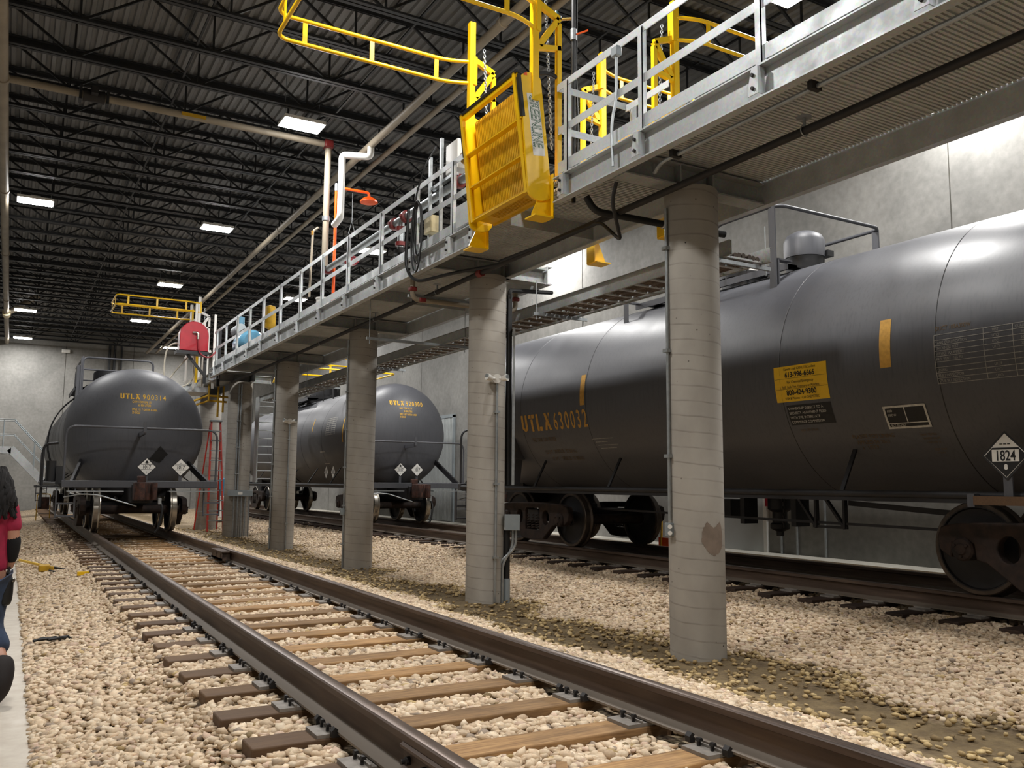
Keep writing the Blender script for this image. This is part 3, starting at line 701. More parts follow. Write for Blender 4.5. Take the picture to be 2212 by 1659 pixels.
# ---------------------------------------------------------------- yellow folding gangways
def chain(p, q, r=.005, link=.045):
    p, q = Vector(p), Vector(q); n = max(2, int((q-p).length/(link*.72))); b = mb(); d = (q-p).normalized(); a = d.orthogonal().normalized(); c = d.cross(a)
    for i in range(n):
        o = p+(q-p)*(i+.5)/n; w = a if i % 2 else c
        b.tube([o+d*math.sin(t*math.tau/10)*link*.5+w*math.cos(t*math.tau/10)*link*.3 for t in range(10)], r, 5, closed=True)
    return b
def gangway(name, label, group, y0, y1, xp, s, lean, cage, steps=True, logo=False, mat='yellow', cl=2.35, zoff=0, plen=1.34, panel=True, y1c=None, postmat=None):
    """s=-1: reaches over the left track, +1: over the right. The ramp is folded up beside its hinge at x=xp."""
    g = thing(name, label, 'gangway', (xp, (y0+y1)/2, ZB), group); Y = M[mat]
    la = math.radians(lean); w = Vector((math.sin(la)*s, 0, math.cos(la))); t = Vector((math.cos(la)*s, 0, -math.sin(la)))   # along the ramp, and outward
    H = Vector((xp-s*.09, 0, ZB+.02+zoff))
    P = lambda a, c, y: tuple(H+w*a+t*c+Vector((0, y, 0)))
    D = .245
    for yy, sg in ((y0, -1), (y1, 1)) if panel else ():               # side cheeks with rounded ends
        out = [(0, .02)]+[(-.06-.10*math.sin(k*math.pi/8)+.06, .145-.145*math.cos(k*math.pi/8)) for k in range(9)]+[(plen-.08, D)]+[(plen-.08+.08*math.sin(k*math.pi/8), D/2+D/2*math.cos(k*math.pi/8)) for k in range(9)]+[(plen-.08, 0)]
        b = mb(); b.prism(out, lambda a, c, d: P(a, c, d), yy-.015, yy+.015); ch = b.build('side_cheek', Y, g, ang=30)
        b = mb(); b.bar(P(plen*.62, D+.01, yy), P(plen-.03, D+.01, yy), .05, .03, t); b.bar(P(plen-.03, D+.01, yy), P(plen+.01, D*.7, yy), .05, .03, w); b.build('rubber_edge', M['black'], ch)
        if logo and sg < 0:
            st = mb(); st.add([P(.36, .05, yy-.017), P(.36, .19, yy-.017), P(1.0, .19, yy-.017), P(1.0, .05, yy-.017)], [(0, 1, 2, 3)]); sk = st.build('name_sticker', M['white'], ch, ang=0, fix=False)
            fn = lambda u, v: P(.98-u, .083+v, yy-.019)
            for ofs, mt, bo, dy in ((0, 'decal_green', .0035, 0), (0, 'white', -.0035, -.001)):
                b = mb(); place(b, shear(text2d('GREENLINE', .15, .70, bold=bo), .12), lambda u, v, dy=dy: P(.99-u, .165-v, yy-.019+dy)); b.build('lettering', M[mt], sk, ang=0, fix=False)
            b = mb()
            for u0_, v0_, nn in ((0, .062, 9), (.33, .17, 9)):
                for q in range(nn): place(b, rects((u0_+q*.026, v0_, u0_+q*.026+.015, v0_+.012)), lambda u, v: P(.98-u, v, yy-.019))
            b.build('small_lettering', M['grey_box'], sk, ang=0, fix=False)
            mb().add([P(1.18, .16, yy-.017), P(1.18, .2, yy-.017), P(1.225, .2, yy-.017), P(1.225, .16, yy-.017)], [(0, 1, 2, 3)]).build('small_tag', M['orange'], ch, ang=0, fix=False)
    # grated ramp deck with cross angles and perforated bars on its underside
    ncell = 3 if panel else 0
    for k in range(ncell):
        a0 = .04+(plen-.12)*k/ncell; a1 = .04+(plen-.12)*(k+1)/ncell
        b = mb(); n = 34
        for i in range(n): yy = y0+.06+(y1-y0-.12)*(i+.5)/n; b.bar(P(a0, .1, yy), P(a1, .1, yy), .022, .04, t)
        b.add([P(a0, .06, y0), P(a1, .06, y0), P(a1, .06, y1), P(a0, .06, y1)], [(0, 1, 2, 3)])
        q = 5
        for i in range(q): aa = a0+(a1-a0)*(i+.5)/q; b.bar(P(aa, .09, y0+.04), P(aa, .09, y1-.04), .012, .02, t)
        b.build('grated_tread', M['tread'], g, ang=0)
        b = mb(); b.bar(P(a0, .2, y0), P(a0, .2, y1), .05, .012, t); b.bar(P(a0-.022, .235, y0), P(a0-.022, .235, y1), .012, .08, t); b.build('cross_angle', Y, g, ang=0)
    if panel:
      b = mb(); b.bar(P(plen-.03, .24, y0), P(plen-.03, .24, y1), .05, .06, t); b.build('lip_bar', M['yellow'], g, ang=0)
      b = mb(); b.bar(P(plen, .27, y0-.01), P(plen, .27, y1+.01), .03, .03, t); b.build('lip_rubber', M['black'], g, ang=0)
      for yy in (y0+.05, y1-.05): mb().bar(P(.0, .27, yy), P(plen, .27, yy), .05, .03, t).build('long_rail', Y, g, ang=0)
      b = mb(); b.bar(P(-.02, .0, y0+.05), P(-.02, .0, y1-.05), .03, .03, w); b.bar(P(.03, .235, y0+.03), P(.03, .235, y1-.03), .05, .03, w); b.add([P(-.02, .0, y0+.05), P(-.02, .0, y1-.05), P(.03, .235, y1-.05), P(.03, .235, y0+.05)], [(0, 1, 2, 3)])
      for i in range(22): yy = y0+.3+(y1-y0-.6)*i/21; b.bar(P(-.01, .06, yy), P(.015, .17, yy), .012, .014, w)
      b.build('toe_step', M['tread'], g, ang=0)
    if y1c: y1 = y1c
    Y = M[postmat] if postmat else Y
    for yy in (y0+.02, y1-.02):                                       # hinge brackets that hang below the deck
        b = mb(); z = ZB
        b.box(min(xp-s*.06, xp-s*.07), max(xp-s*.06, xp-s*.07), yy-.08, yy+.08, z-.14, z+.32); b.prism([(0, -.13), (.2, -.13), (.2, -.1), (.1, .12), (0, .16)], lambda a, c, d: (xp-s*.06+s*a, d, z+c), yy-.01, yy+.01)
        b.box(min(xp-s*.05, xp+s*.16), max(xp-s*.05, xp+s*.16), yy-.1, yy+.1, z-.145, z-.13); b.build('hinge_bracket', Y, g, ang=0)
    # upright masts and triangular cage arms
    for yy, sg in ((y0, 1), (y1, -1)):
        xm = xp-s*.16; xa = xp+s*.13
        mb().bar((xm, yy+.0, ZB+.25), (xm, yy, 6.25), .05, .05, (1, 0, 0)).build('mast', Y, g, ang=0)
        mb().bar((xa, yy, 5.35), (xa, yy, 6.85), .07, .07, (1, 0, 0)).build('cage_upright', Y, g, ang=0)
        b = mb(); b.bar((xa, yy, 5.92), (xm-s*.02, yy, 5.98), .05, .05); b.bar((xa, yy, 6.42), (xm, yy, 6.3), .05, .06); b.bar((xa-s*.05, yy, 5.95), (xm, yy, 6.3), .05, .06); b.build('cage_brace', Y, g, ang=0)
        chain((xp-s*.02, yy+sg*.03, 6.55), (xp-s*.1, yy+sg*.03, 4.9)).build('lift_chain', M['strut'], g)
    # the safety cage basket
    Y = M[mat]
    z0, z1 = cage; xi, xo = xp+s*.1, xp-(-s)*cl if False else xp+s*cl
    for zz in (z0, z1):
        yi0, yi1 = y0, y1
        pts = fillet([(xi, y0, zz), (xi+s*.3, y0-.12, zz), (xo, y0-.12, zz), (xo, y1+.12, zz), (xi+s*.3, y1+.12, zz), (xi, y1, zz)], .16, 6)
        mb().tube(pts, .022, 12).build('cage_rail', Y, g, ang=60)
    for yy in (y0-.12, y1+.12):
        for xx in (xi+s*.42, xi+s*1.2, xo-s*.3): mb().bar((xx, yy, z0), (xx, yy, z1), .05, .012, (0, 1, 0)).build('cage_post', Y, g, ang=0)
    for yy in (y0+.2, y1-.2): mb().bar((xo, yy, z0), (xo, yy, z1), .012, .06, (0, 1, 0)).build('cage_post', Y, g, ang=0)
    for yy in (y0, y1): mb().bar((xi, yy, z0-.03), (xi, yy, z1+.05), .05, .09, (0, 1, 0)).build('cage_plate', Y, g, ang=0)
    return g
def shear(vf, k): v, f = vf; return [(x+k*y, y) for x, y in v], f
M['decal_green'] = paint('green_print', '#0E5B3C', .6)
M['tread'] = paint('yellow_tread', '#D9A915', .45, var=.08)
gangway('folding_gangway', 'bright yellow folding gangway with name sticker, raised over the open track', 'yellow folding gangways', 7.1, 8.37, 4.46, -1, 7.5, (6.12, 6.38), logo=True, zoff=.13, plen=1.22, y1c=8.5)
gangway('folding_gangway', 'yellow folding gangway behind the guardrail, raised over the right track', 'yellow folding gangways', 6.95, 8.3, 5.92, 1, 7.5, (6.40, 6.66), zoff=.25, plen=1.2)
G3 = gangway('folding_gangway', 'distant yellow gangway cage above the left tank car', 'yellow folding gangways', 25.95, 27.25, 4.6, -1, 9, (6.4, 6.66), mat='yellow', panel=False, postmat='white')  # overexposed look of the posts is put into their white colour

# compressed-air pipe and regulator beside the raised gangway
t = thing('air_pipe', 'black vertical air pipe with an orange valve handle beside the yellow gangway', 'pipe', (4.78, 7.06, ZD))
mb().cyl((4.78, 7.06, ZD-.2), (4.78, 7.06, 6.62), .022, 10).build('pipe_run', M['black'], t); mb().tube([(4.82, 7.06, ZD), (4.83, 7.06, 5.3), (4.81, 7.06, 5.7), (4.82, 7.06, 6.6)], .012, 8).build('signal_tube', M['black'], t)
mb().cyl((4.78, 7.06, 6.1), (4.78, 7.06, 6.22), .032, 10).build('valve', M['strut'], t); mb().bar((4.8, 7.04, 6.16), (4.92, 7.0, 6.22), .02, .012).build('valve_handle', M['orange'], t)
t = thing('air_regulator', 'dark green air regulator bowl near the top of the yellow gangway', 'regulator', (4.66, 7.15, 6.3)); mb().lathe([(.02, -.13), (.035, -.1), (.035, .0), (.055, .02), (.055, .07), (.03, .09), (.02, .13)], (4.66, 7.2, 6.32), 'z', 16).build('bowl', M['dark_plastic'], t); mb().cyl((4.66, 7.2, 6.36), (4.8, 7.1, 6.36), .014, 8).build('nipple', M['brass'], t)
solo(mb().tube(fillet([(4.38, 7.12, 5.66), (4.5, 7.12, 5.7), (4.62, 7.1, 5.66), (4.76, 7.08, 5.6)], .06), .022, 8), 'air_hose', M['black'], 'short black hose from the gangway top to the air pipe', 'hose', (4.55, 7.1, 5.66))
# ---------------------------------------------------------------- tank cars
def wheel_mb(x, y, s, r=.457):
    """s: +1 if the outer face looks toward +x."""
    b = mb(); z = RT+r
    p = [(.0, .07), (.1, .07), (.11, .05), (.18, .035), (.34, .01), (.39, .02), (.40, .045), (r-.012, .045), (r-.004, .035), (r+.001, -.05), (r+.012, -.06), (r+.026, -.075), (r+.024, -.092), (r-.01, -.098), (.40, -.09), (.395, -.05), (.33, -.02), (.18, -.04), (.12, -.09), (0, -.09)]
    b.lathe([(rr, t*s) for rr, t in p], (x, y, z), 'x', 56, caps=False); return b
def tread_mb(x, y, s, r=.457):
    b = mb(); p = [(r-.045, .0455), (r-.012, .0455), (r-.0035, .0355), (r+.0015, -.05), (r+.0125, -.06), (r+.0265, -.075), (r+.0245, -.0925), (r-.01, -.0985)]
    b.lathe([(rr+.001, t*s) for rr, t in p], (x, y, RT+r), 'x', 56, caps=False); return b
def truck(car, xc, yc, rim='chrome', brake=True):
    t = bpy.data.objects.new('truck', None); COL.objects.link(t); t.parent = car; t.location = (0, 0, 0); ax = .889; zc = RT+.457
    for dy in (-ax, ax):
        for s in (-1, 1):
            x = xc+s*.765
            wheel_mb(x, yc+dy, s).build('wheel', M['underframe'], t); tread_mb(x, yc+dy, s).build('wheel_rim', M[rim], t, fix=False)
        mb().lathe([(.0, -1.02), (.075, -1.02), (.075, -.7), (.095, -.68), (.085, 0), (.095, .68), (.075, .7), (.075, 1.02), (0, 1.02)], (xc, yc+dy, zc), 'x', 20, caps=False).build('axle', M['rust'], t)
    out = [(-1.16, .10), (-1.12, .21), (-.95, .25), (-.55, .27), (0, .28), (.55, .27), (.95, .25), (1.12, .21), (1.16, .10), (1.13, -.02), (1.02, -.09), (1.0, .06), (.78, .06), (.76, -.1), (.66, -.12), (.42, -.30), (.34, -.36), (0, -.38), (-.34, -.36), (-.42, -.30), (-.66, -.12), (-.76, -.1), (-.78, .06), (-1.0, .06), (-1.02, -.09), (-1.13, -.02)]
    def oval(cx, cz, a, c, k=14): return [(cx+a*math.cos(i*math.tau/k), cz+c*math.sin(i*math.tau/k)) for i in range(k)]
    holes = [oval(-.44, .02, .11, .13), oval(.44, .02, .11, .13), [(-.24, -.2), (.24, -.2), (.24, .15), (.2, .18), (-.2, .18), (-.24, .15)]]
    for s in (-1, 1):
        x = xc+s*.985; fn = lambda a, c, d: (d, yc+a, zc+c)
        fr = mb().holed(out, holes, fn, x-.055, x+.055).build('side_frame', M['rust'], t, ang=30, bevel=.012)
        for dy in (-ax, ax):
            b = mb(); b.lathe([(0, s*.11), (.05, s*.11), (.06, s*.095), (.1, s*.09), (.115, s*.07), (.115, -s*.08), (0, -s*.08)], (x, yc+dy, zc), 'x', 20, caps=False); bc = b.build('bearing_cap', M['rust'], fr)
            for k in range(3): a = k*math.tau/3+.5; mb().cyl((x+s*.09, yc+dy+.07*math.cos(a), zc+.07*math.sin(a)), (x+s*.115, yc+dy+.07*math.cos(a), zc+.07*math.sin(a)), .016, 6).build('cap_bolt', M['rust'], bc)
        b = mb()
        for dy in (-.14, 0, .14):
            pts = [(x+.05*math.cos(i*.8), yc+dy+.05*math.sin(i*.8), zc-.19+.27*i/47) for i in range(48)]; b.tube(pts, .014, 5)
        b.build('spring_group', M['rust'], fr)
    b = mb(); b.cbox((xc, yc, zc+.05), (2.05, .36, .22)); b.cbox((xc, yc, zc+.2), (.5, .4, .12)); b.build('bolster', M['underframe'], t, bevel=.02)
    if brake:
        b = mb()
        for dy in (-.36, .36): b.bar((xc-.7, yc+dy, zc-.02), (xc+.7, yc+dy, zc-.02), .06, .1); b.bar((xc-.72, yc+dy*1.05, zc-.02), (xc, yc+dy*.6, zc-.02), .03, .05)
        b.build('brake_beam', M['underframe'], t)
    return t
def placard(car, fn, size, nums, cls, style):
    """A hazard placard on point, fn(u, v) -> point on its face; layers step out toward the viewer."""
    h = size; d = [(0, -h), (h, 0), (0, h), (-h, 0)]
    lay = lambda k: (lambda u, v: fn(u, v, .002*k))
    b = mb(); place(b, polys([(x*1.13, y*1.13) for x, y in d]), lay(0)); bk = b.build('placard', M['black_steel'], car, ang=0, fix=False)
    b = mb(); place(b, polys(d), lay(1)); b.build('placard_face', M['white'], bk, ang=0, fix=False)
    blk = mb()
    if style == 8:
        place(blk, polys([(-h*.94, -.0), (-h*.66, -h*.28), (h*.66, -h*.28), (h*.94, 0), (h*.60, h*.34), (-h*.60, h*.34)]), lay(2)) if False else None
        place(blk, polys([(-h*.97+.0, -.02*h), (0, -h*.97), (h*.97, -.02*h), (h*.6, .36*h), (-h*.6, .36*h)]), lay(2))
        blk.build('black_field', M['decal_black'], bk, ang=0, fix=False)
        w = mb(); place(w, rects((-h*.62, -h*.27, h*.62, h*.27)), lay(3)); w.build('number_field', M['white'], bk, ang=0, fix=False)
        t = mb(); place(t, text2d(nums, h*.66, .72, 'CENTER', .012*h), lay(4), 0, -h*.23); place(t, rects((-h*.42, h*.3, -h*.12, h*.36)), lay(4))
        for k in range(3): place(t, rects((-h*.25+k*.18*h, h*.5, -h*.12+k*.18*h, h*.54)), lay(3))
        t.build('number', M['decal_black'], bk, ang=0, fix=False)
        t = mb(); place(t, text2d(cls, h*.3, 1, 'CENTER', .02*h), lay(3), 0, -h*.62); t.build('class_number', M['white'], bk, ang=0, fix=False)
        return bk
    place(blk, rects((-h*.68, h*.27, h*.68, h*.32), (-h*.68, -h*.33, h*.68, -h*.28)), lay(2))
    place(blk, text2d(nums, h*.58, .8, 'CENTER', .014*h), lay(2), 0, -h*.2)
    place(blk, text2d(cls, h*.26, 1, 'CENTER'), lay(2), 0, -h*.7)
    if style == 1:                                                    # skull and bones, drawn simply
        place(blk, polys([(h*.13*math.cos(i*math.tau/12), h*.62+h*.13*math.sin(i*math.tau/12)) for i in range(12)], [(-.07*h, .44*h), (.07*h, .44*h), (.07*h, .56*h), (-.07*h, .56*h)], [(-.24*h, .36*h), (-.2*h, .34*h), (.24*h, .5*h), (.2*h, .53*h)], [(.24*h, .36*h), (.2*h, .34*h), (-.24*h, .5*h), (-.2*h, .53*h)]), lay(2))
    else:
        place(blk, rects((-h*.1, h*.5, h*.1, h*.53), (-h*.2, h*.4, h*.2, h*.43)), lay(2))
    blk.build('number', M['decal_black'], bk, ang=0, fix=False); return bk

def tank_car(label, xc, yb, R, zc, yt0, yt1, yb1, trucks, mark, mat, full_end=True):
    """A tank car whose near end beam stands at yb; tank tangent lines yt0..yt1, far beam at yb1."""
    car = thing('tank_car', label, 'tank car', (xc, (yb+yb1)/2, RT), 'black railway tank cars'); TM = M[mat]; a = R*.5
    prof = []
    for k in range(17): t = math.pi/2*k/16; prof.append((max(R*math.sin(t), .002), yt0-a*math.cos(t)))
    prof[-1] = (R, yt0)
    prof += [(R, yt0+(yt1-yt0)*k/6) for k in range(1, 6)]
    prof += [(max(R*math.cos(math.pi/2*k/16), .002), yt1+a*math.sin(math.pi/2*k/16)) for k in range(17)]
    tank = mb().lathe(prof, (xc, 0, zc), 'y', 128, caps=False).build('tank', TM, car, ang=60)
    for k in range(0, 7):
        y = yt0+(yt1-yt0)*k/6+(.12 if k else .0); b = mb(); b.lathe([(R+.0005, y-.006), (R+.003, y), (R+.0005, y+.006)], (xc, 0, zc), 'y', 128, caps=False); b.build('weld_seam', M['black_steel'], tank, fix=False)
    head = lambda u, v, e=.0: (xc+u, yt0-a*math.sqrt(max(0, 1-((u)**2+(v-zc)**2)/R**2))-.004-e, v)
    def side(u, v, e=0, s=-1):
        th = (v-zc)/R; return (xc+s*(R+.003+e)*math.cos(th), u, zc+(R+.003+e)*math.sin(th))
    for yy, s in ((yb, -1), (yb1, 1)):                                # end sills, draft gear, couplers
        b = mb(); b.box(xc-1.45, xc+1.45, yy-.06, yy+.06, RT+.92, RT+1.06); b.box(xc-1.45, xc+1.45, yy-.06*s-.0, yy-.06*s-.12*s, RT+1.04, RT+1.06) if False else None
        sill = b.build('end_sill', M['tank_blue'], car, bevel=.01)
        b = mb(); b.box(xc-1.35, xc-.35, yy+s*.02-.14, yy+s*.02+.14, RT+.84, RT+.86); b.box(xc+.5, xc+1.4, yy-.14, yy+.14, RT+.84, RT+.86); b.build('end_platform', M['strut'], sill)
        cy = yt0 if s < 0 else yt1
        b = mb(); b.box(xc-.2, xc+.2, min(yy+s*.12, cy-s*1.6), max(yy+s*.12, cy-s*1.6), RT+.62, RT+.98); b.build('stub_sill', M['underframe'], car, bevel=.01)
        b = mb(); b.box(xc-.13, xc+.13, min(yy, yy+s*.32), max(yy, yy+s*.32), RT+.76, RT+.98); b.build('coupler_shank', M['rust_red'], car)
        b = mb(); zc2 = RT+.87
        pts = [(-.2, .0), (-.2, -.3), (-.12, -.38), (-.02, -.36), (.02, -.2), (.1, -.16), (.14, -.3), (.22, -.3), (.24, -.12), (.18, .02)]
        b.prism(pts, lambda p, q, d: (xc+p, yy+s*.28-s*q*.9, d), zc2-.19, zc2+.16); b.box(xc-.1, xc+.06, yy+s*.02-.07, yy+s*.02+.07, RT+.98, RT+1.16)
        cp = b.build('coupler', M['rust_red'], car, bevel=.02)
        b = mb(); b.tube(fillet([(xc-1.4, yy+s*.1, RT+.74), (xc-1.1, yy+s*.16, RT+.8), (xc-.8, yy+s*.18, RT+.78), (xc-.12, yy+s*.34, RT+.56)], .1), .013, 8)
        b.build('uncoupling_rod', M['strut'], car)
        b = mb(); b.tube(fillet([(xc+.3, yy+s*.2, RT+.7), (xc+.36, yy+s*.4, RT+.5), (xc+.28, yy+s*.45, RT+.12), (xc+.22, yy+s*.45, RT+.05)], .12), .024, 8); ah = b.build('air_hose', M['black'], car)
        mb().cbox((xc+.3, yy+s*.3, RT+.66), (.06, .14, .12)).build('angle_cock', M['strut'], ah)
        b = mb(); zt = RT+2.12
        b.tube(fillet([(xc-1.42, yy, RT+1.02), (xc-1.42, yy, zt), (xc+1.42, yy, zt), (xc+1.42, yy, RT+1.02)], .2, 6), .022, 12); hr = b.build('end_handrail', M['tank_blue'], car)
        b = mb(); b.cbox((xc+.0, yy-s*.0, zt+.02), (.06, .05, .22)); b.bar((xc, yy, zt-.08), (xc, head(0, zt-.1)[1] if s < 0 else yy-.3, zt-.1), .05, .08); b.build('rail_bracket', M['tank_blue'], hr)
        for sx in (-1, 1):
            b = mb(); b.bar((xc+sx*1.28, yy, RT+1.0), (xc+sx*1.02, cy+s*.12, zc-.42*R), .05, .13); b.build('tank_saddle', M['underframe'], car)
            b = mb(); x = xc+sx*1.36
            for xx in (x-.16, x+.16): b.box(xx-.012, xx+.012, yy-.03, yy+.03, RT+.34, RT+.9)
            for zz in (.36, .6): b.box(x-.16, x+.16, yy-.04, yy+.04, RT+zz, RT+zz+.03)
            b.build('sill_step', M['tank_blue'], car)
        for ty in (yt0-.1 if s < 0 else yt1+.1,):
            b = mb(); b.box(xc-.75, xc+.75, ty-s*.45-.3, ty-s*.45+.3, RT+.72, zc-R*.78); b.build('cradle', M['underframe'], car)
    for ty in trucks: truck(car, xc, ty, 'worn_rim' if mat == 'tank' else 'chrome')
    for s in (-1, 1):                                                 # side sill pipe and its brackets
        x = xc+s*1.44; b = mb(); b.tube([(x, yb+.1, RT+.985), (x, yb1-.1, RT+.985)], .036, 12); b.box(x-.008, x+.008, yb+.1, yb1-.1, RT+.91, RT+.95); b.build('side_sill', M['underframe'], car)
        y = yb+2.6
        while y < yb1-1.5:
            zz = zc-R*.62; b = mb(); b.bar((x, y, RT+.98), (xc+s*R*.78, y, zz), .05, .02); b.build('sill_bracket', M['underframe'], car); y += 2.1
    return car, tank, head, side

# ---- the left tank car
A, tA, hA, sA = tank_car('grey-black tank car marked 900314 standing on the open left track', T1, 18.9, 1.40, 2.56, 20.45, 32.2, 33.8, (20.95, 31.8), '', 'tank_blue')
b = mb(); e = utlx(b, '900314', .115, lambda u, v: hA(u-.40, 3.245+v), .95, .8, .55); b.build('lettering', M['decal_yellow'], tA, ang=0, fix=False)
b = mb()
for s, z, u in (('CAPY 17389 GAL US', 3.165, -.17), ('65 800 LITERS', 3.09, -.05), ('SPRG 3 B  7 OUTER 4 AREA', 3.0, -.17), ('30  BOLS', 2.93, -.17)): place(b, text2d(s, .068, .62, bold=.001), lambda p, q: hA(p+u, q+z))
b.build('small_lettering', M['decal_yellow'], tA, ang=0, fix=False)
b = mb(); place(b, cells([(.22, 1.98), (.44, 1.9), (.6, 2.1), (.42, 2.26)], .02), lambda u, v: hA(u, v, .003)); b.build('paint_patch', M['decal_black'], tA, ang=0, fix=False)
for i, (x, st) in enumerate(((.06, 1), (.71, 0))):
    placard(A, lambda u, v, e, x=x: (T1+x+u, 18.84-e, 1.80+v), .17, '1017', '2', st)
    mb().box(T1+x-.03, T1+x+.03, 18.85, 18.87, 1.52, 1.66).build('placard_post', M['tank_blue'], A)
# dome platform, its guard rail and curved ladders at mid car
def mid_platform(car, xc, R, zc, yc, w=2.0, l=2.6, dome=True, rail_h=.95, side_ladder=True, mat='tank_blue'):
    zt = zc+R; pf = mb(); pf.box(xc-w/2, xc-w/2+.35, yc-l/2, yc+l/2, zt-.05, zt-.02); pf.box(xc+w/2-.35, xc+w/2, yc-l/2, yc+l/2, zt-.05, zt-.02)
    pf.box(xc-w/2, xc+w/2, yc-l/2, yc-l/2+.3, zt-.05, zt-.02); pf.box(xc-w/2, xc+w/2, yc+l/2-.3, yc+l/2, zt-.05, zt-.02); p = pf.build('top_platform', M['underframe'], car, ang=0)
    for xx in (xc-w/2, xc+w/2): mb().bar((xx, yc-l/2, zt-.06), (xx, yc+l/2, zt-.06), .02, .1).build('platform_edge', M[mat], p, ang=0)
    if dome:
        b = mb(); b.lathe([(.62, zt-.25), (.62, zt+.05), (.7, zt+.05), (.7, zt+.12), (.5, zt+.14), (.5, zt+.5), (.46, zt+.56), (0, zt+.58)], (xc, yc, 0), 'z', 40); d = b.build('protective_dome', M['underframe'], car)
        for k in range(16): t = k*math.tau/16; mb().cyl((xc+.64*math.cos(t), yc+.64*math.sin(t), zt+.12), (xc+.64*math.cos(t), yc+.64*math.sin(t), zt+.17), .022, 6).build('dome_bolt', M['black_steel'], d)
    if side_ladder:
        for s in (-1, 1):
            b = mb()
            for dy in (-.22, .22): b.tube([(xc+s*(R+.1)*math.cos(math.radians(t)), yc+dy, zc+(R+.1)*math.sin(math.radians(t))) for t in range(-58, 75, 7)], .016, 8)
            for t in range(-56, 70, 14): c, q = math.cos(math.radians(t)), math.sin(math.radians(t)); b.cyl((xc+s*(R+.1)*c, yc-.22, zc+(R+.1)*q), (xc+s*(R+.1)*c, yc+.22, zc+(R+.1)*q), .013, 8)
            b.build('curved_ladder', M['underframe'], car)
mid_platform(A, T1, 1.40, 2.56, 26.3)
b = mb(); z0, z1 = 3.9, 4.72
for y in (24.9, 27.7): b.tube(fillet([(T1-.85, y, 3.7), (T1-.85, y, z1), (T1+.85, y, z1), (T1+.85, y, 3.7)], .15), .026, 10); b.tube([(T1-.85, y, 4.4), (T1+.85, y, 4.4)], .018, 8)
b.tube([(T1-.85, 24.9, z1), (T1-.85, 27.7, z1)], .026, 10); b.build('platform_rail', M['tank_blue'], A)
mb().box(T1-.98, T1-.9, 24.9, 25.2, 3.55, 4.5).box(T1-.9, T1-.84, 24.88, 24.94, 3.5, 4.7).build('rail_post', M['tank_blue'], A)
b = mb(); x = T1-1.78; b.tube(fillet([(x+.25, 19.2, 2.25), (x, 19.2, 2.22), (x, 19.2, 1.0)], .12), .025, 8); b.box(x-.12, x+.3, 19.1, 19.5, 1.38, 1.42); b.build('brake_stand', M['black_steel'], A)
b = mb(); b.cyl((x+.15, 19.3, 1.5), (x+.15, 19.3, 1.9), .09, 14); b.cbox((x+.32, 19.4, 1.62), (.16, .3, .36)); b.build('brake_gear', M['black_steel'], A)
for yy in (20.6, 21.0): b = mb(); b.box(0, 0, 0, 0, 0, 0) if False else None
b = mb()
for y0_, z_ in ((20.55, 2.3), (21.1, 2.25)): place(b, rects((y0_, z_, y0_+.06, z_+.55)), lambda u, v: sA(u, v))
b.build('reflector_strip', M['decal_white'], tA, ang=0, fix=False)

# ---- the far car on the right track
B, tB, hB, sB = tank_car('grey-black tank car marked 920300 on the right track beyond the columns', T2, 20.9, 1.43, 2.82, 22.25, 34.4, 36.0, (22.95, 33.6), '', 'tank_blue')
b = mb(); utlx(b, '920300', .125, lambda u, v: hB(u-.42, 3.60+v), .9, .8, .6); b.build('lettering', M['decal_yellow'], tB, ang=0, fix=False)
b = mb()
for s, z, u in (('CAPY 17389 GAL US', 3.5, -.17), ('65 800 LITERS', 3.42, -.05), ('SPRG 3 B  7 OUTER 4 AREA', 3.33, -.17), ('30  BOLS', 3.26, -.17)): place(b, text2d(s, .07, .6, bold=.001), lambda p, q: hB(p+u, q+z))
b.build('small_lettering', M['decal_yellow'], tB, ang=0, fix=False)
for x, st in ((-.15, 1), (.33, 0)): placard(B, lambda u, v, e, x=x: (T2+x+u, 21.5-e, 1.87+v), .17, '1017', '2', st); mb().box(T2+x-.03, T2+x+.03, 21.51, 21.53, 1.3, 1.72).build('placard_post', M['tank_blue'], B)
mid_platform(B, T2, 1.43, 2.82, 28.6)
b = mb(); yc, zt = 28.6, 4.25
b.tube(fillet([(T2-.3, 26.9, zt-.1), (T2-.3, 26.9, zt+.55), (T2+.35, 26.9, zt+.55)], .1), .025, 8); b.tube(fillet([(T2-.7, 26.6, zt-.4), (T2-.7, 26.6, zt+.6), (T2-.7, 25.6, zt+.6), (T2-.7, 25.6, zt-.4)], .15), .022, 8); b.build('platform_rail', M['black_steel'], B)
b = mb(); place(b, rects((27.0, 2.6, 27.35, 3.1)), lambda u, v: sB(54.35-u, v), step=.1); b.build('emergency_sign', M['sign_yellow'], tB, ang=0, fix=False)
b = mb(); place(b, rects((22.5, 2.6, 22.56, 3.6), (25.3, 3.0, 25.36, 3.4)), lambda u, v: sB(u, v), step=.12); b.build('yellow_band', M['decal_yellow'], tB, ang=0, fix=False)
b = mb()
for k in range(9): place(b, rects((23.2, 2.85+.06*k, 24.0, 2.862+.06*k)), lambda u, v: sB(u, v))
for u0_ in (23.2, 23.5, 23.75, 23.99): place(b, rects((u0_, 2.85, u0_+.014, 3.35)), lambda u, v: sB(u, v), step=.1)
b.build('inspection_table', M['decal_white'], tB, ang=0, fix=False)
b = mb(); place(b, rects((24.2, 2.0, 24.23, 2.4), (24.6, 2.0, 24.63, 2.4), (24.2, 2.0, 24.63, 2.03), (24.2, 2.37, 24.63, 2.4)), lambda u, v: sB(u, v)); b.build('consolidated_stencil', M['decal_white'], tB, ang=0, fix=False)
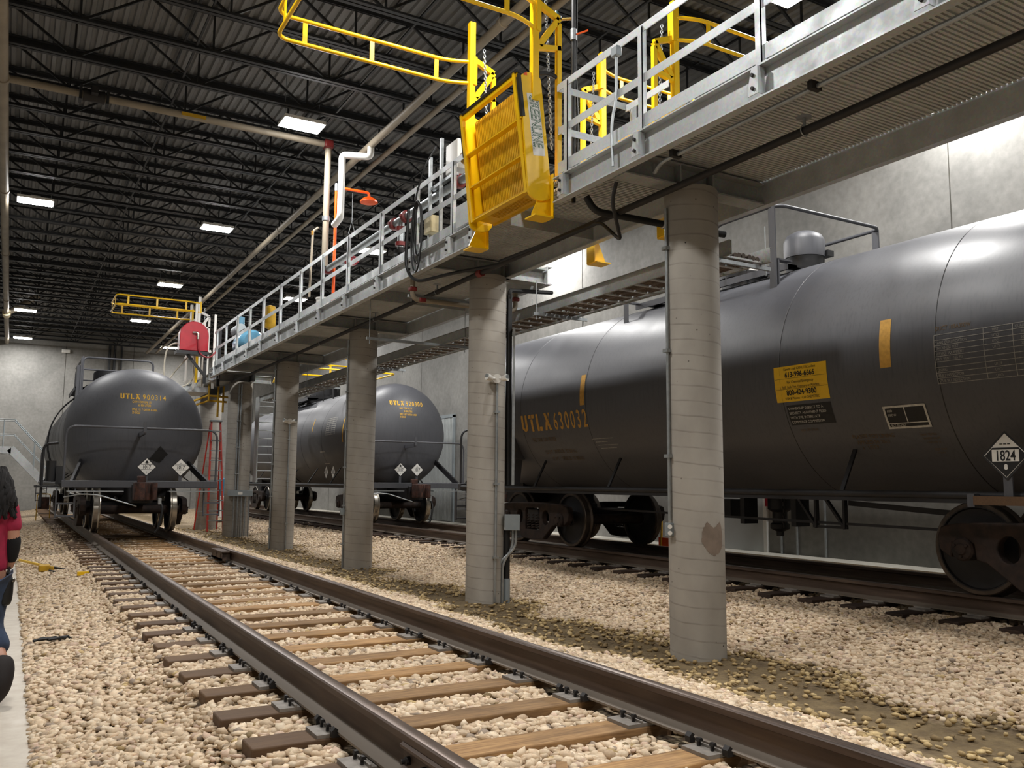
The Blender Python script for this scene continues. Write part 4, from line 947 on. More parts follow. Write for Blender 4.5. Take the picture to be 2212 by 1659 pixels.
for y0_ in (23.6, 23.0): placard(B, lambda u, v, e, y0_=y0_: (T2-1.5-e, y0_-u, 1.8+v), .17, '1017', '2', 0)

# ---- the big near car on the right track
C, tC, hC, sC = tank_car('big black tank car marked 630032 with yellow bands, behind the nearest columns', T2, 1.6, 1.52, 2.86, 3.0, 14.75, 15.4, (4.32, 13.3), '', 'tank')
for obj_ in [o for o in C.children if o.name.startswith('coupler') and o.matrix_world.translation.y > 0]: pass
cw_ = lambda s, h, y0, v, sx=.62, bold=0, step=.08, kern=1.0: (lambda bb: (place(bb, text2d(s, h*1.38, sx, bold=bold), lambda u, w: sC(y0-u, v+w), step=step), bb)[1])(mb())
b = mb(); utlx(b, '630032', .29, lambda u, v: sC(12.92-u, 2.40+v), .92, .64, .25, step=.07); b.build('lettering', M['stencil_dull'], tC, ang=0, fix=False)
FA = paint('faded_stencil', '#6B5432', .75, var=.2, scale=30); FW = paint('faded_white_stencil', '#A3A19B', .75, var=.2, scale=30)
for s, h, y0_, v in (('THE TANK CAR PEOPLE', .075, 12.7, 2.21), ('LD LMT  203500 LB   92 300 KG', .075, 12.45, 1.98), ('LT WT     59500 LB   27 000 KG', .075, 12.35, 1.84)): cw_(s, h, y0_, v, .66).build('faded_lettering', FA, tC, ang=0, fix=False)
b = mb()
for k, (u0_, wd) in enumerate(((10.98, .55), (10.9, .3), (10.88, .5), (10.84, .4))): place(b, rects((u0_-wd, 2.19-.055*k, u0_, 2.2-.055*k)), lambda u, v: sC(u, v))
b.build('stencil_lines', FW, tC, ang=0, fix=False)
for y0_, y1_, z0_, z1_ in ((10.98, 11.1, 2.74, 3.22), (8.07, 8.2, 2.76, 3.22), (5.57, 5.70, 2.72, 3.22)):
    b = mb(); place(b, rects((y0_, z0_, y1_, z1_)), lambda u, v: sC(u, v), step=.08); b.build('yellow_band', M['stencil_dull'], tC, ang=0, fix=False)
# emergency telephone sign
b = mb(); place(b, rects((0, 0, .75, .41)), lambda u, v: sC(7.12-u, 2.47+v), step=.1); sg = b.build('emergency_sign', M['sign_yellow'], tC, ang=0, fix=False)
b = mb()
SER = lambda s, h, v, sx, bo=0: place(b, text2d(s, h*1.38, sx, 'CENTER', bo), lambda u, w: sC(7.12-.375-u, 2.47+v+w, .003), step=.05)
SER('Canada - call CANUTEC collect', .03, .36, .85); SER('613-996-6666', .062, .28, .88, .002); SER('For Chemical Emergency', .032, .21, .85); SER('Spill, Leak, Fire, Exposure or Accident', .032, .155, .78); SER('800-424-9300', .062, .075, .88, .002); SER('USA & Mexico - Call CHEMTREC', .03, .025, .85)
place(b, rects((.01, .265, .74, .268), (.01, .145, .74, .148)), lambda u, v: sC(7.12-u, 2.47+v, .003)); b.build('sign_lettering', M['decal_black'], sg, ang=0, fix=False)
b = mb(); place(b, rects((0, 0, .62, .24)), lambda u, v: sC(7.0-u, 2.19+v), step=.1); ow = b.build('ownership_plate', M['decal_black'], tC, ang=0, fix=False)
b = mb()
for k, s in enumerate(('OWNERSHIP SUBJECT TO A', 'SECURITY AGREEMENT FILED', 'WITH THE INTERSTATE', 'COMMERCE COMMISSION')): place(b, text2d(s, .043, .92), lambda u, w: sC(6.98-u, 2.375-.054*k+w, .003))
b.build('sign_lettering', M['decal_white'], ow, ang=0, fix=False)
cw_('NOT OPR VALVE', .03, 6.9, 2.11, .8).build('faded_lettering', FA, tC, ang=0, fix=False)
for k, s in enumerate(('PLASITE 9570 LINING', 'APPLIED 06 2015', '6   UTCP')): cw_(s, .05, 6.25-.03*k, 1.98-.07*k, .8).build('faded_lettering', FA, tC, ang=0, fix=False)
for k, s in enumerate(('TANK TESTED', 'SAFETY VALVE', 'LINED 06 15', '', 'KEEP 15 FT', 'AWAY')): s and cw_(s, .026, 5.45-.02*k, 1.98-.045*k, .8).build('faded_lettering', FA, tC, ang=0, fix=False)
b = mb(); place(b, rects((0, 0, .48, .25)), lambda u, v: sC(5.76-u, 2.075+v), step=.1); cs = b.build('consolidated_stencil', M['decal_black'], tC, ang=0, fix=False)
b = mb(); place(b, rects((0, 0, .48, .022), (0, .228, .48, .25), (0, 0, .022, .25), (.458, 0, .48, .25), (.02, .055, .46, .065), (.235, .06, .245, .23)), lambda u, v: sC(5.76-u, 2.075+v, .003), step=.08)
for s, u0_, v0_ in (('ABD', .04, .185), ('ABDW', .04, .14), ('BLT-03-1967', .04, .025)): place(b, text2d(s, .035, .9), lambda u, w: sC(5.76-u0_-u, 2.075+v0_+w, .003))
b.build('stencil_box', M['decal_white'], cs, ang=0, fix=False)
# qualification table
b = mb(); Y0, V0_, WW, HH = 5.09, 2.5, 1.28, .47; rows = ['', 'TANK QUALIFICATION', 'THICKNESS TEST', 'SERVICE EQUIPMENT', 'PRD: VENT   165 PSI', '', 'LINING', '88.B.2 INSPECTION', 'STUB SILL INSPECTION']; nr = len(rows)
for k in range(nr+1): v = V0_+HH*k/nr; place(b, rects((0, v-.003, WW, v+.003)), lambda u, w: sC(Y0-u, w))
for u0_ in (0, .49, .76, 1.02, WW): place(b, rects((u0_-.003, V0_, u0_+.003, V0_+HH)), lambda u, w: sC(Y0-u, w), step=.08)
for k, s in enumerate(rows):
    v = V0_+HH*(nr-1-k)/nr+.012
    if s: place(b, text2d(s, .038, .8), lambda u, w: sC(Y0-.015-u, v+w))
    if k in (1, 2, 3, 7, 8): place(b, text2d('UTCI', .036, .8), lambda u, w: sC(Y0-.57-u, v+w)); place(b, text2d('2015', .036, .8), lambda u, w: sC(Y0-.83-u, v+w)); place(b, text2d('2025', .036, .8), lambda u, w: sC(Y0-1.1-u, v+w))
    if k == 6: place(b, text2d('UTCP', .036, .8), lambda u, w: sC(Y0-.57-u, v+w)); place(b, text2d('2015', .036, .8), lambda u, w: sC(Y0-.83-u, v+w))
    if k == 0: place(b, text2d('TEST', .036, .8), lambda u, w: sC(Y0-.57-u, v+w)); place(b, text2d('QUALIFIED', .036, .8), lambda u, w: sC(Y0-.78-u, v+w)); place(b, text2d('DUE', .036, .8), lambda u, w: sC(Y0-1.1-u, v+w))
b.build('qualification_table', FW, tC, ang=0, fix=False)
cw_('DUCT 105A300W', .045, 5.08, 3.01, .75).build('faded_lettering', FA, tC, ang=0, fix=False)
placard(C, lambda u, v, e: (7.60-e, 4.44-u, 1.80+v), .195, '1824', '8', 8)
mb().box(7.61, 7.63, 4.4, 4.48, 1.4, 1.62).build('placard_post', M['tank_blue'], C)
mb().box(7.58, 7.7, 4.1, 4.75, 1.36, 1.44).build('wood_block', M['wood'], C)
mb().box(7.6, 7.72, 4.75, 4.82, 1.34, 1.46).build('sill_joint', M['tank_blue'], C)
# end-corner box and leg at its far end
mb().box(7.72, 8.2, 13.25, 13.55, 1.95, 2.32).build('hose_box', M['tank'], C, bevel=.01); mb().bar((7.8, 13.4, 1.5), (7.85, 13.4, 1.95), .14, .14).build('box_leg', M['tank'], C)
# top fittings: walkway, manway, housing, guard rail
zt = 2.86+1.52; b = mb()
for x0, x1, y0_, y1_ in ((8.45, 8.62, 7.6, 10.6), (9.7, 9.87, 7.6, 10.6), (8.45, 9.87, 10.3, 10.6), (8.45, 9.87, 7.6, 7.75)): b.box(x0, x1, y0_, y1_, zt-.06, zt-.035)
b.build('top_platform', M['underframe'], C, ang=0)
b = mb(); b.box(8.43, 8.45, 7.6, 10.7, zt-.11, zt-.02); b.build('platform_edge', M['tank_blue'], C, ang=0)
for y in (7.55, 10.62): mb().bar((8.42, y, zt-.03), (8.18, y, zt-.03), .1, .02).bar((8.18, y, zt-.02), (8.18, y, 3.98), .02, .1, (0, 1, 0)).build('platform_hook', M['tank_blue'], C)
b = mb(); b.lathe([(.36, zt-.2), (.36, zt+.1), (.42, zt+.1), (.42, zt+.16), (.2, zt+.22), (0, zt+.23)], (T2, 9.0, 0), 'z', 32); mw = b.build('manway', M['black_steel'], C)
for k in range(8): t = k*math.tau/8; p_ = (T2+.4*math.cos(t), 9.0+.4*math.sin(t)); mb().cyl((p_[0], p_[1], zt+.02), (p_[0], p_[1], zt+.24), .022, 8).build('eye_bolt', M['black_steel'], mw)
mb().cbox((T2, 9.0, zt+.25), (.3, .3, .03)).build('white_cover', M['white'], mw)
b = mb(); b.lathe([(.24, zt-.1), (.26, zt+.2), (0, zt+.2)], (T2-.02, 7.92, 0), 'z', 28); hs = b.build('valve_base', M['black_steel'], C)
b = mb(); b.lathe([(.27, zt+.19), (.27, zt+.42), (.23, zt+.5), (.14, zt+.55), (0, zt+.56)], (T2-.02, 7.92, 0), 'z', 32); b.build('valve_housing', M['tank_blue'], hs); mb().cbox((T2+.18, 7.72, zt+.24), (.12, .14, .08)).build('housing_latch', M['black_steel'], hs)
b = mb(); zr = 5.03
pts = fillet([(8.12, 8.6, 4.0), (8.12, 8.6, zr), (8.12, 7.45, zr), (10.14, 7.45, zr), (10.14, 8.75, zr), (10.14, 8.75, 4.1)], .2, 7); b.tube(pts, .024, 12); gr_ = b.build('platform_rail', M['tank_blue'], C)
for p_ in ((8.13, 7.55), (10.13, 7.55)): mb().box(p_[0]-.012, p_[0]+.012, p_[1]-.05, p_[1]+.05, 3.92, zr).build('rail_post', M['tank_blue'], gr_)
b = mb(); b.tube([(9.3, 10.6, zt+.1), (9.0, 9.5, zt+.12)], .035, 10); b.build('loading_pipe', M['black_steel'], C)
# brake rigging under the tank
b = mb(); b.bar((8.6, 4.8, 1.06), (8.6, 12.5, 1.12), .025, .03); b.bar((8.7, 5.0, 1.2), (8.7, 7.0, 1.32), .03, .06); b.build('brake_rod', M['underframe'], C)
for y in (6.98, 7.4): mb().bar((8.6, y, 1.4), (8.6, y, 1.02), .03, .06, (1, 0, 0)).bar((8.6, y+.3, 1.4), (8.6, y, 1.02), .03, .05, (1, 0, 0)).build('rod_hanger', M['underframe'], C)
mb().bar((8.6, 6.95, 1.03), (8.6, 7.45, 1.03), .03, .03).build('hanger_tie', M['underframe'], C)
b = mb(); b.cyl((8.85, 9.6, 1.2), (8.85, 10.3, 1.2), .15, 20); b.cbox((8.9, 9.2, 1.2), (.3, .35, .25)); b.build('brake_cylinder', M['underframe'], C)
b = mb(); b.lathe([(.16, 1.34), (.16, 1.2), (.1, 1.16), (.1, 1.02), (.13, 1.0), (.13, .94), (.05, .9), (.05, .84)], (9.15, 8.5, 0), 'z', 20); b.build('outlet_valve', M['underframe'], C); chain((8.9, 8.2, 1.35), (8.9, 8.2, .98), .008, .06).build('cap_chain', M['dark_iron'], C)
for y in (7.9, 8.8): mb().box(8.75, 9.0, y-.04, y+.04, 1.0, 1.45).build('skid_bracket', M['underframe'], C)
# ---------------------------------------------------------------- roof joists
jy = [14.21+1.2195*k for k in range(-10, 26)]
j0 = None
for y in jy:
    if y > YF-.3 or y < 2: continue
    if j0 is None:
        j0 = thing('roof_joist', 'black open-web steel joist spanning under the ribbed roof', 'roof joist', (4.6, y, 7.915), 'black roof joists')
        L0, L1 = XL, XR
        for s in (-1, 1):
            mb().box(L0, L1, y+s*.012-.0, y+s*.075, 7.915, 7.927).box(L0, L1, min(y+s*.012, y+s*.022), max(y+s*.012, y+s*.022), 7.915, 7.980).build('bottom_chord', M['joist'], j0, ang=0)
            mb().box(L0, L1, min(y+s*.012, y+s*.08), max(y+s*.012, y+s*.08), 8.593, 8.605).box(L0, L1, min(y+s*.012, y+s*.022), max(y+s*.012, y+s*.022), 8.535, 8.605).build('top_chord', M['joist'], j0, ang=0)
        b = mb(); x = L0+.35; P_ = 1.8
        while x < L1:
            b.bar((x, y, 8.565), (min(x+P_/2, L1), y, 7.935), .035, .035)
            if x+P_/2 < L1: b.bar((x+P_/2, y, 7.935), (min(x+P_, L1), y, 8.565), .035, .035); b.bar((x+P_/2, y, 7.935), (x+P_/2, y, 8.575), .025, .03)
            x += P_
        b.build('web', M['joist'], j0, ang=0)
    else:
        dup(j0, (0, y-j0.location.y, 0))
for i, x in enumerate((-.6, 2.0, 4.55, 7.0, 9.6)):
    for z in (7.945, 8.575):
        solo(mb().box(x-.015, x+.015, 2, YF, z, z+.03), 'joist_bridging', M['joist'], 'thin dark bridging bar running along the joists under the roof', 'roof bridging', (x, 20, z), 'joist bridging bars')

# ---------------------------------------------------------------- high-bay lamps
def lamp(x, y, z, label):
    t = thing('high_bay_lamp', label, 'ceiling lamp', (x, y, z), 'rectangular high-bay lamps')
    b = mb(); b.box(x-.36, x+.36, y-.24, y+.24, z+.012, z+.07); b.box(x-.1, x+.1, y-.1, y+.1, z+.07, z+.13); b.build('housing', M['white'], t, ang=0)
    n = mb(); n.add([(x-.33, y-.21, z), (x+.33, y-.21, z), (x+.33, y+.21, z), (x-.33, y+.21, z)], [(3, 2, 1, 0)]); n.build('lens', M['lens'], t, ang=0, fix=False)
    for sx in (-1, 1): mb().cyl((x+sx*.3, y, z+.07), (x+sx*.3, y, 8.68), .004, 6).build('hanger_wire', M['strut'], t)
seen = {(0, 2): 'lamp low on the left, the brightest of the left row', (0, 4): 'left-row lamp second from the far wall', (0, 5): 'left-row lamp closest to the far wall', (1, 1): 'largest lamp, under the pipe with a valve', (1, 2): 'lamp left of the ceiling pipes, beyond the largest lamp',
        (1, 3): 'lamp above the distant yellow cage', (1, 4): 'lamp in line with the bottom of the distant yellow cage', (2, 0): 'lamp at the top of the picture, above the near guardrail', (2, 2): 'lamp seen through the guardrail beneath the orange shower', (2, 3): 'lamp seen through the guardrail by the white bucket', (2, 4): 'lamp seen through the guardrail above the blue tank'}
names = ('left', 'left middle', 'right middle')
for i, x in enumerate((.108, 4.03, 8.05)):
    for j in range(-1, 6):
        if (i, j) in ((1, 5), (2, 5), (0, 1), (0, 3)): continue
        lamp(x, 7.2*(j+1), 7.7, seen.get((i, j), 'lit rectangular lamp of the %s row, hidden or outside the view' % names[i]))
for y in (-1, 7.0, 17.9, 32.6): lamp(11.3, y, 7.6, 'lit lamp close to the right wall, hidden above the catwalk')
lamp(6.07, 42.65, 7.7, 'lamp left of the red hose reel, near the far wall')

# ---------------------------------------------------------------- pipes under the roof
def pipe(name, label, pts, r, mat, cat='pipe', rad=.12, coup=(), n=14, cmat=None, group=None):
    pts = [Vector(p) for p in pts]; c = pts[0]
    t = thing(name, label, cat, c, group)
    mb().tube(fillet(pts, rad) if len(pts) > 2 else pts, r, n).build('pipe_run', M[mat], t)
    for p, d in coup: p = Vector(p); d = Vector(d); mb().tube([p-d*.045, p-d*.04, p+d*.04, p+d*.045], [r*1.05, r*1.22, r*1.22, r*1.05], n).build('coupling', M[cmat or mat], t)
    return t
Yc = lambda x, z, ys: [((x, y, z), (0, 1, 0)) for y in ys]
pipe('ceiling_pipe', 'thicker of two long tan pipes under the roof, on the left', [(5.29, 2, 7.6), (5.29, 44, 7.6)], .065, 'pipe_tan', coup=Yc(5.29, 7.6, [4+5.5*k for k in range(7)]))
pipe('ceiling_pipe', 'thinner of two long tan pipes under the roof, on the right', [(5.70, 2, 7.62), (5.70, 44, 7.62)], .048, 'pipe_tan', coup=Yc(5.70, 7.62, [6+5.5*k for k in range(7)]))
t = pipe('cross_pipe', 'tan pipe with a valve crossing under the roof from the left wall', [(XL, 15.15, 7.77), (4.75, 15.15, 7.77)], .06, 'pipe_tan')
xv = .80
b = mb(); b.lathe([(.06, -.16), (.11, -.16), (.11, -.13), (.1, -.1), (.1, .1), (.11, .13), (.11, .16), (.06, .16)], (xv, 15.15, 7.77), 'x', 20); b.cyl((xv, 15.15, 7.83), (xv, 15.15, 7.94), .05, 12); b.cbox((xv, 15.0, 7.8), (.1, .16, .12)); b.build('valve_body', M['dark_iron'], t)
for dx in (-.2, .2): mb().box(xv+dx-.02, xv+dx+.02, 15.05, 15.25, 7.65, 7.89).build('flange_plate', M['black_steel'], t)
mb().box(2.15, 2.55, 15.08, 15.089, 7.74, 7.8).build('pipe_marker', M['yellow_dull'], t)
b = mb(); b.cbox((4.75, 15.15, 7.77), (.17, .17, .17)); b.build('elbow_coupling', M['red_iron'], t, bevel=.03)
pipe('standpipe', 'vertical steel standpipe from the roof pipe down to the catwalk', [(4.75, 15.15, 7.7), (4.75, 15.15, 5.45)], .058, 'pipe_tan', coup=[((4.75, 15.15, 6.35), (0, 0, 1))], cmat='strut')
pipe('drain_pipe', 'thin tan pipe with a brass fitting beside the standpipe', [(4.75, 15.6, 6.3), (4.65, 15.6, 6.22), (4.62, 15.6, 4.95)], .022, 'pipe_tan', rad=.05, coup=[((4.64, 15.6, 6.18), (0, 0, 1))], cmat='brass')
t = pipe('insulated_pipe', 'white insulated pipe dropping from the ceiling pipe to the safety shower', [(5.29, 14.35, 7.56), (5.29, 14.35, 7.38), (4.85, 14.62, 7.42), (4.85, 14.62, 6.25), (4.85, 14.95, 6.2)], .062, 'white', rad=.08)
t = thing('safety_shower', 'orange emergency shower with eyewash standing on the catwalk', 'safety shower', (4.9, 15.05, ZD))
mb().cyl((4.9, 15.05, ZD), (4.9, 15.05, 6.95), .028, 12).build('standing_pipe', M['orange'], t)
mb().cyl((4.9, 15.05, 6.88), (4.9, 15.05, 7.02), .034, 12).build('pipe_tee', M['strut'], t)
mb().tube(fillet([(4.9, 15.05, 6.95), (5.5, 14.95, 6.92), (5.5, 14.95, 6.8)], .05), .025, 10).build('shower_arm', M['orange'], t)
mb().lathe([(.03, .1), (.06, .08), (.12, .05), (.165, 0), (.165, -.02), (0, -.035)], (5.5, 14.95, 6.75), 'z', 28).build('shower_head', M['orange'], t)
b = mb(); b.cyl((5.2, 15.0, 6.88), (5.2, 15.0, 6.35), .005, 6); b.tube([(5.2, 15.0, 6.35), (5.14, 15.0, 6.1), (5.2, 15.0, 6.06), (5.26, 15.0, 6.12)], .006, 6, closed=True); b.build('pull_rod', M['strut'], t)
b = mb(); b.lathe([(0, -.05), (.1, -.03), (.15, .03), (.15, .05)], (5.2, 15.0, 5.55), 'z', 24, caps=False); b.build('eyewash_bowl', M['red'], t); mb().cyl((4.9, 15.05, 5.5), (5.2, 15.0, 5.5), .02, 8).build('eyewash_arm', M['strut'], t)
b = mb(); b.bar((5.1, 14.9, 5.66), (5.3, 14.9, 5.6), .16, .012); b.build('eyewash_sign', M['red'], t)
t = thing('paper_bucket', 'white plastic bucket standing on the catwalk under the shower', 'bucket', (4.78, 15.25, ZD+.01)); t.name = 'bucket'
mb().lathe([(.11, 0), (.125, .28), (.135, .285), (.135, .31), (.128, .31), (.115, .02), (0, .02)], (4.78, 15.25, ZD+.01), 'z', 28, caps=False).build('pail', M['white'], t); mb().tube(arc((4.78, 15.25, ZD+.3), .135, 180, 360, 12, (0, 1, 0), (.4, 0, .9)), .004, 6).build('bail_handle', M['strut'], t)
# process pipe with grooved couplings behind the guardrail
t = pipe('process_pipe', 'grey process pipe with dark red couplings behind the long guardrail', [(4.82, 9.0, 5.42), (4.82, 15.3, 5.42)], .057, 'strut')
for y in (15.2, 11.95, 11.5, 9.75): mb().tube([(4.82, y-.045, 5.42), (4.82, y-.035, 5.42), (4.82, y+.035, 5.42), (4.82, y+.045, 5.42)], [.066, .092, .092, .066], 18).build('coupling', M['red_iron'], t); mb().box(4.71, 4.93, y-.025, y+.025, 5.40, 5.44).build('coupling_bolt', M['red_iron'], t)
mb().cyl((4.82, 11.7, 5.4), (4.82, 11.7, 5.0), .05, 16).build('branch_pipe', M['strut'], t)
for z in (5.28, 5.05): mb().cyl((4.82, 11.7, z-.03), (4.82, 11.7, z+.03), .08, 18).build('coupling', M['red_iron'], t)
b = mb(); b.cyl((4.82, 11.7, ZD), (4.82, 11.7, 5.0), .05, 14); b.cyl((4.82, 11.7, 4.9), (4.82, 11.7, 4.95), .1, 18); b.cyl((4.82, 11.7, 4.68), (4.82, 11.7, 4.86), .085, 16); b.cyl((4.7, 11.7, 4.78), (4.94, 11.7, 4.78), .06, 14); b.build('branch_valve', M['dark_iron'], t)
# control station
t = thing('control_stand', 'steel strut stand with a white control box on the catwalk', 'control stand', (4.75, 10.2, ZD))
for y, z1 in ((10.1, 6.1), (10.45, 5.95)): mb().box(4.7, 4.74, y-.02, y+.02, ZD, z1).build('strut_post', M['strut'], t, ang=0)
mb().box(4.78, 4.95, 9.75, 10.1, 5.6, 6.0).build('control_box', M['white'], t, bevel=.008); mb().box(4.72, 4.78, 9.7, 10.45, 5.48, 5.52).build('strut_arm', M['strut'], t, ang=0)
mb().cyl((4.85, 9.4, 5.7), (4.85, 9.65, 5.7), .09, 18).build('gauge', M['brass'], t)
mb().box(4.66, 4.82, 10.28, 10.5, 4.86, 5.1).build('connection_box', M['cream'], t, bevel=.015)
b = mb()
for k, (rr, dz) in enumerate(((.22, 0), (.26, -.05), (.3, -.1))): b.tube([(4.47-.015*k, 10.25+rr*.55*math.cos(a*math.tau/24), 4.85+dz+rr*1.6*math.sin(a*math.tau/24)) for a in range(24)], .012, 8, closed=True)
b.tube(fillet([(4.66, 10.15, 6.0), (4.5, 10.15, 5.7), (4.46, 10.35, 5.3), (4.46, 10.3, 4.95)], .1), .012, 8)
b.tube(fillet([(4.45, 10.55, 5.2), (4.44, 10.6, 4.4), (4.46, 10.3, 4.14), (4.7, 9.6, 4.16), (5.1, 9.0, 4.2)], .2), .022, 8)
solo(b, 'cable_coil', M['black'], 'black cable coil hanging over the edge of the catwalk', 'cable', (4.5, 10.3, 4.9))
t = thing('filter_housing', 'yellow capsule-shaped filter behind the long guardrail', 'filter', (4.72, 18.8, ZD)); mb().lathe([(.02, 4.83), (.1, 4.86), (.12, 4.92), (.12, 5.28), (.1, 5.34), (.02, 5.37)], (4.72, 18.8, 0), 'z', 20).build('capsule', M['yellow_dull'], t); mb().cyl((4.72, 18.8, ZD), (4.72, 18.8, 4.84), .03, 8).build('stand', M['yellow_dull'], t)
t = thing('air_compressor', 'blue round-ended air tank with grey motor on the far end of the catwalk', 'compressor', (5.1, 22.6, ZD))
b = mb(); b.lathe([(.05, -.62), (.24, -.56), (.32, -.42), (.32, .42), (.24, .56), (.05, .62)], (5.1, 22.4, 5.02), 'y', 28); b.build('air_tank', M['blue'], t)
mb().cyl((5.0, 22.9, 5.5), (5.0, 23.5, 5.5), .14, 18).build('motor', M['grey_box'], t); mb().cyl((5.1, 23.4, 5.0), (5.1, 23.4, 5.9), .1, 16).build('blue_cylinder', M['blue'], t)
b = mb(); b.box(4.95, 5.25, 22.0, 22.8, ZD, 4.72); b.box(4.9, 5.3, 22.1, 23.5, 5.34, 5.37); b.build('stand', M['dark_iron'], t)
# hose reel on the black bracket
t = thing('hose_reel', 'red hose reel on a black bracket above the left tank car', 'hose reel', (4.2, 25.2, 5.5))
yr, xr_, zr_ = 25.0, 4.18, 5.52
poly = [(-.38, -.42), (.38, -.42), (.38, .02)]+[(.38*math.cos(a), .02+.38*math.sin(a)) for a in [math.pi*k/14 for k in range(1, 14)]]+[(-.38, .02)]
mb().prism(poly, lambda a, c, d: (xr_+a, d, zr_+c), yr-.18, yr+.18).build('drum_case', M['red'], t, bevel=.015)
b = mb(); b.tube(fillet([(xr_-.05, yr-.2, zr_+.08), (xr_+.08, yr-.26, zr_+.08), (xr_+.08, yr-.26, zr_-.1)], .05), .035, 10); b.build('swivel_joint', M['chrome'], t)
mb().tube(fillet([(xr_+.08, yr-.26, zr_-.1), (xr_+.12, yr-.26, zr_-.5), (xr_+.4, yr-.2, zr_-.62), (xr_+.6, yr-.1, zr_-.4), (xr_+.62, yr, zr_-.3)], .2), .022, 8).build('feed_hose', M['hose_red'], t)
b = mb(); b.box(xr_-.45, xr_+.4, yr-.2, yr+.2, zr_-.52, zr_-.43); b.bar((xr_-.15, yr, zr_-.5), (xr_+.32, yr, zr_-1.05), .07, .07); b.box(xr_+.3, xr_+.38, yr-.04, yr+.04, zr_-1.3, zr_-.4); b.build('bracket', M['black_steel'], t)
solo(mb().tube([(3.9+.42*math.cos(a*math.tau/40)+.05*math.sin(a*.4), 25.5, 4.75+.62*math.sin(a*math.tau/40)) for a in range(40)], .022, 8, closed=True).tube(fillet([(4.3, 25.4, 5.2), (3.9, 25.42, 4.7), (3.6, 25.45, 4.25)], .2), .022, 8), 'hose_loop', M['hose_white'], 'pale hose hanging in a big loop above the left tank car', 'hose', (3.9, 25.5, 4.75))
# unfinished frame and pale pipes behind the reel
t = G3
for x, y, z1 in ((4.35, 25.7, 6.6), (4.6, 25.75, 6.1), (4.75, 25.0, 6.2), (4.15, 25.8, 5.1)): mb().bar((x, y, 4.1), (x, y, z1), .05, .06).build('frame_post', M['white'], t, ang=0)
for z in (4.3, 5.0): mb().bar((4.1, 25.8, z), (4.8, 25.7, z+.25), .05, .07).build('frame_rail', M['white'], t, ang=0)
mb().box(4.0, 4.8, 25.7, 27.0, 4.05, 4.2).build('frame_base', M['galv'], t, ang=0)
mb().bar((4.4, 25.6, 4.3), (4.4, 25.6, 5.15), .09, .06).build('yellow_strut', M['yellow'], t, ang=0)
solo(mb().box(4.72, 4.8, 24.3, 24.36, 4.1, 5.7), 'dark_post', M['black_steel'], 'slim black post at the far end of the long guardrail', 'post', (4.76, 24.33, 4.1))
t = thing('loading_arm', 'yellow jointed pipe arm hanging under the far end of the catwalk', 'loading arm', (4.9, 25.6, 3.9))
for pts in ([(4.1, 25.6, 3.65), (4.75, 25.6, 3.95), (6.0, 25.7, 3.92)], [(4.15, 25.7, 3.55), (4.8, 25.7, 3.82), (5.3, 25.7, 3.8)], [(4.78, 25.6, 4.28), (4.78, 25.6, 3.8)], [(5.02, 25.5, 4.26), (5.02, 25.5, 3.35)], [(5.2, 25.7, 4.26), (5.2, 25.7, 3.5)]): mb().tube(pts, .03, 8).build('arm_pipe', M['yellow_dull'], t)

# ---------------------------------------------------------------- under the catwalk
t = pipe('sprinkler_pipe', 'long dark sprinkler pipe hung under the catwalk deck', [(5.06, 1.6, 4.2), (5.06, 24, 4.2)], .032, 'dark_iron')
for y in (2.55, 9.6): mb().cyl((5.06, y-.05, 4.2), (5.06, y+.05, 4.2), .05, 12).build('red_coupling', M['red_iron'], t)
for y in (4.35, 10.9, 13.3, 16.2):
    b = mb(); b.cyl((5.06, y, 4.22), (5.06, y, 4.3), .012, 8); b.lathe([(0, .012), (.055, .0), (.06, -.004), (0, .0)], (5.06, y, 4.31), 'z', 20, caps=False); b.tube(arc((5.06, y, 4.2), .042, 0, 360, 12, (1, 0, 0), (0, 0, 1)), .005, 6); b.build('sprinkler_head', M['strut'], t)
t = thing('edge_conduit', 'thin grey conduit clamped along the lower edge of the near catwalk section', 'conduit', (4.66, 4, 4.27))
mb().tube(fillet([(4.66, .5, 4.265), (4.66, 5.55, 4.265), (4.75, 5.75, 4.24), (4.78, 5.8, 4.35)], .1), .018, 10).build('pipe_run', M['strut'], t)
for y in (1.5, 3.9, 5.35): mb().box(4.6, 4.7, y-.02, y+.02, 4.24, 4.3).build('beam_clamp', M['dark_iron'], t, ang=0)
pipe('air_hose_pipe', 'black pipe slung across under the near catwalk end', [(4.72, 6.75, 4.32), (4.8, 6.72, 4.18), (5.7, 6.6, 4.14), (6.3, 6.5, 4.12)], .035, 'black', rad=.1, coup=[((5.6, 6.61, 4.14), (1, 0, 0))], cmat='chrome')
t = pipe('brass_valve_pipe', 'short black pipe with a brass valve under the catwalk', [(5.95, 6.58, 4.13), (5.95, 6.58, 3.75)], .025, 'black'); mb().cyl((5.95, 6.58, 3.83), (5.95, 6.58, 3.95), .035, 10).build('valve', M['brass'], t)
solo(mb().tube(fillet([(4.6, 6.1, 4.25), (4.62, 6.2, 4.1), (4.75, 6.3, 3.95), (4.95, 6.5, 3.85), (5.0, 6.9, 4.15), (5.02, 9.0, 4.22)], .1), .018, 8), 'cable_loop', M['black'], 'black cable drooping below the near end of the catwalk', 'cable', (4.8, 6.4, 4.0))
t = thing('switch_conduit', 'bright conduit with a small box under the near top rail', 'conduit', (4.5, 6.02, 4.35)); mb().tube(fillet([(4.5, 6.02, 4.35), (4.5, 6.04, 4.75), (4.53, 6.0, 5.0), (4.53, 6.0, 5.38)], .1), .014, 10).build('pipe_run', M['strut'], t); mb().cbox((4.53, 6.0, 5.43), (.06, .09, .09)).build('switch_box', M['grey_box'], t, bevel=.006)
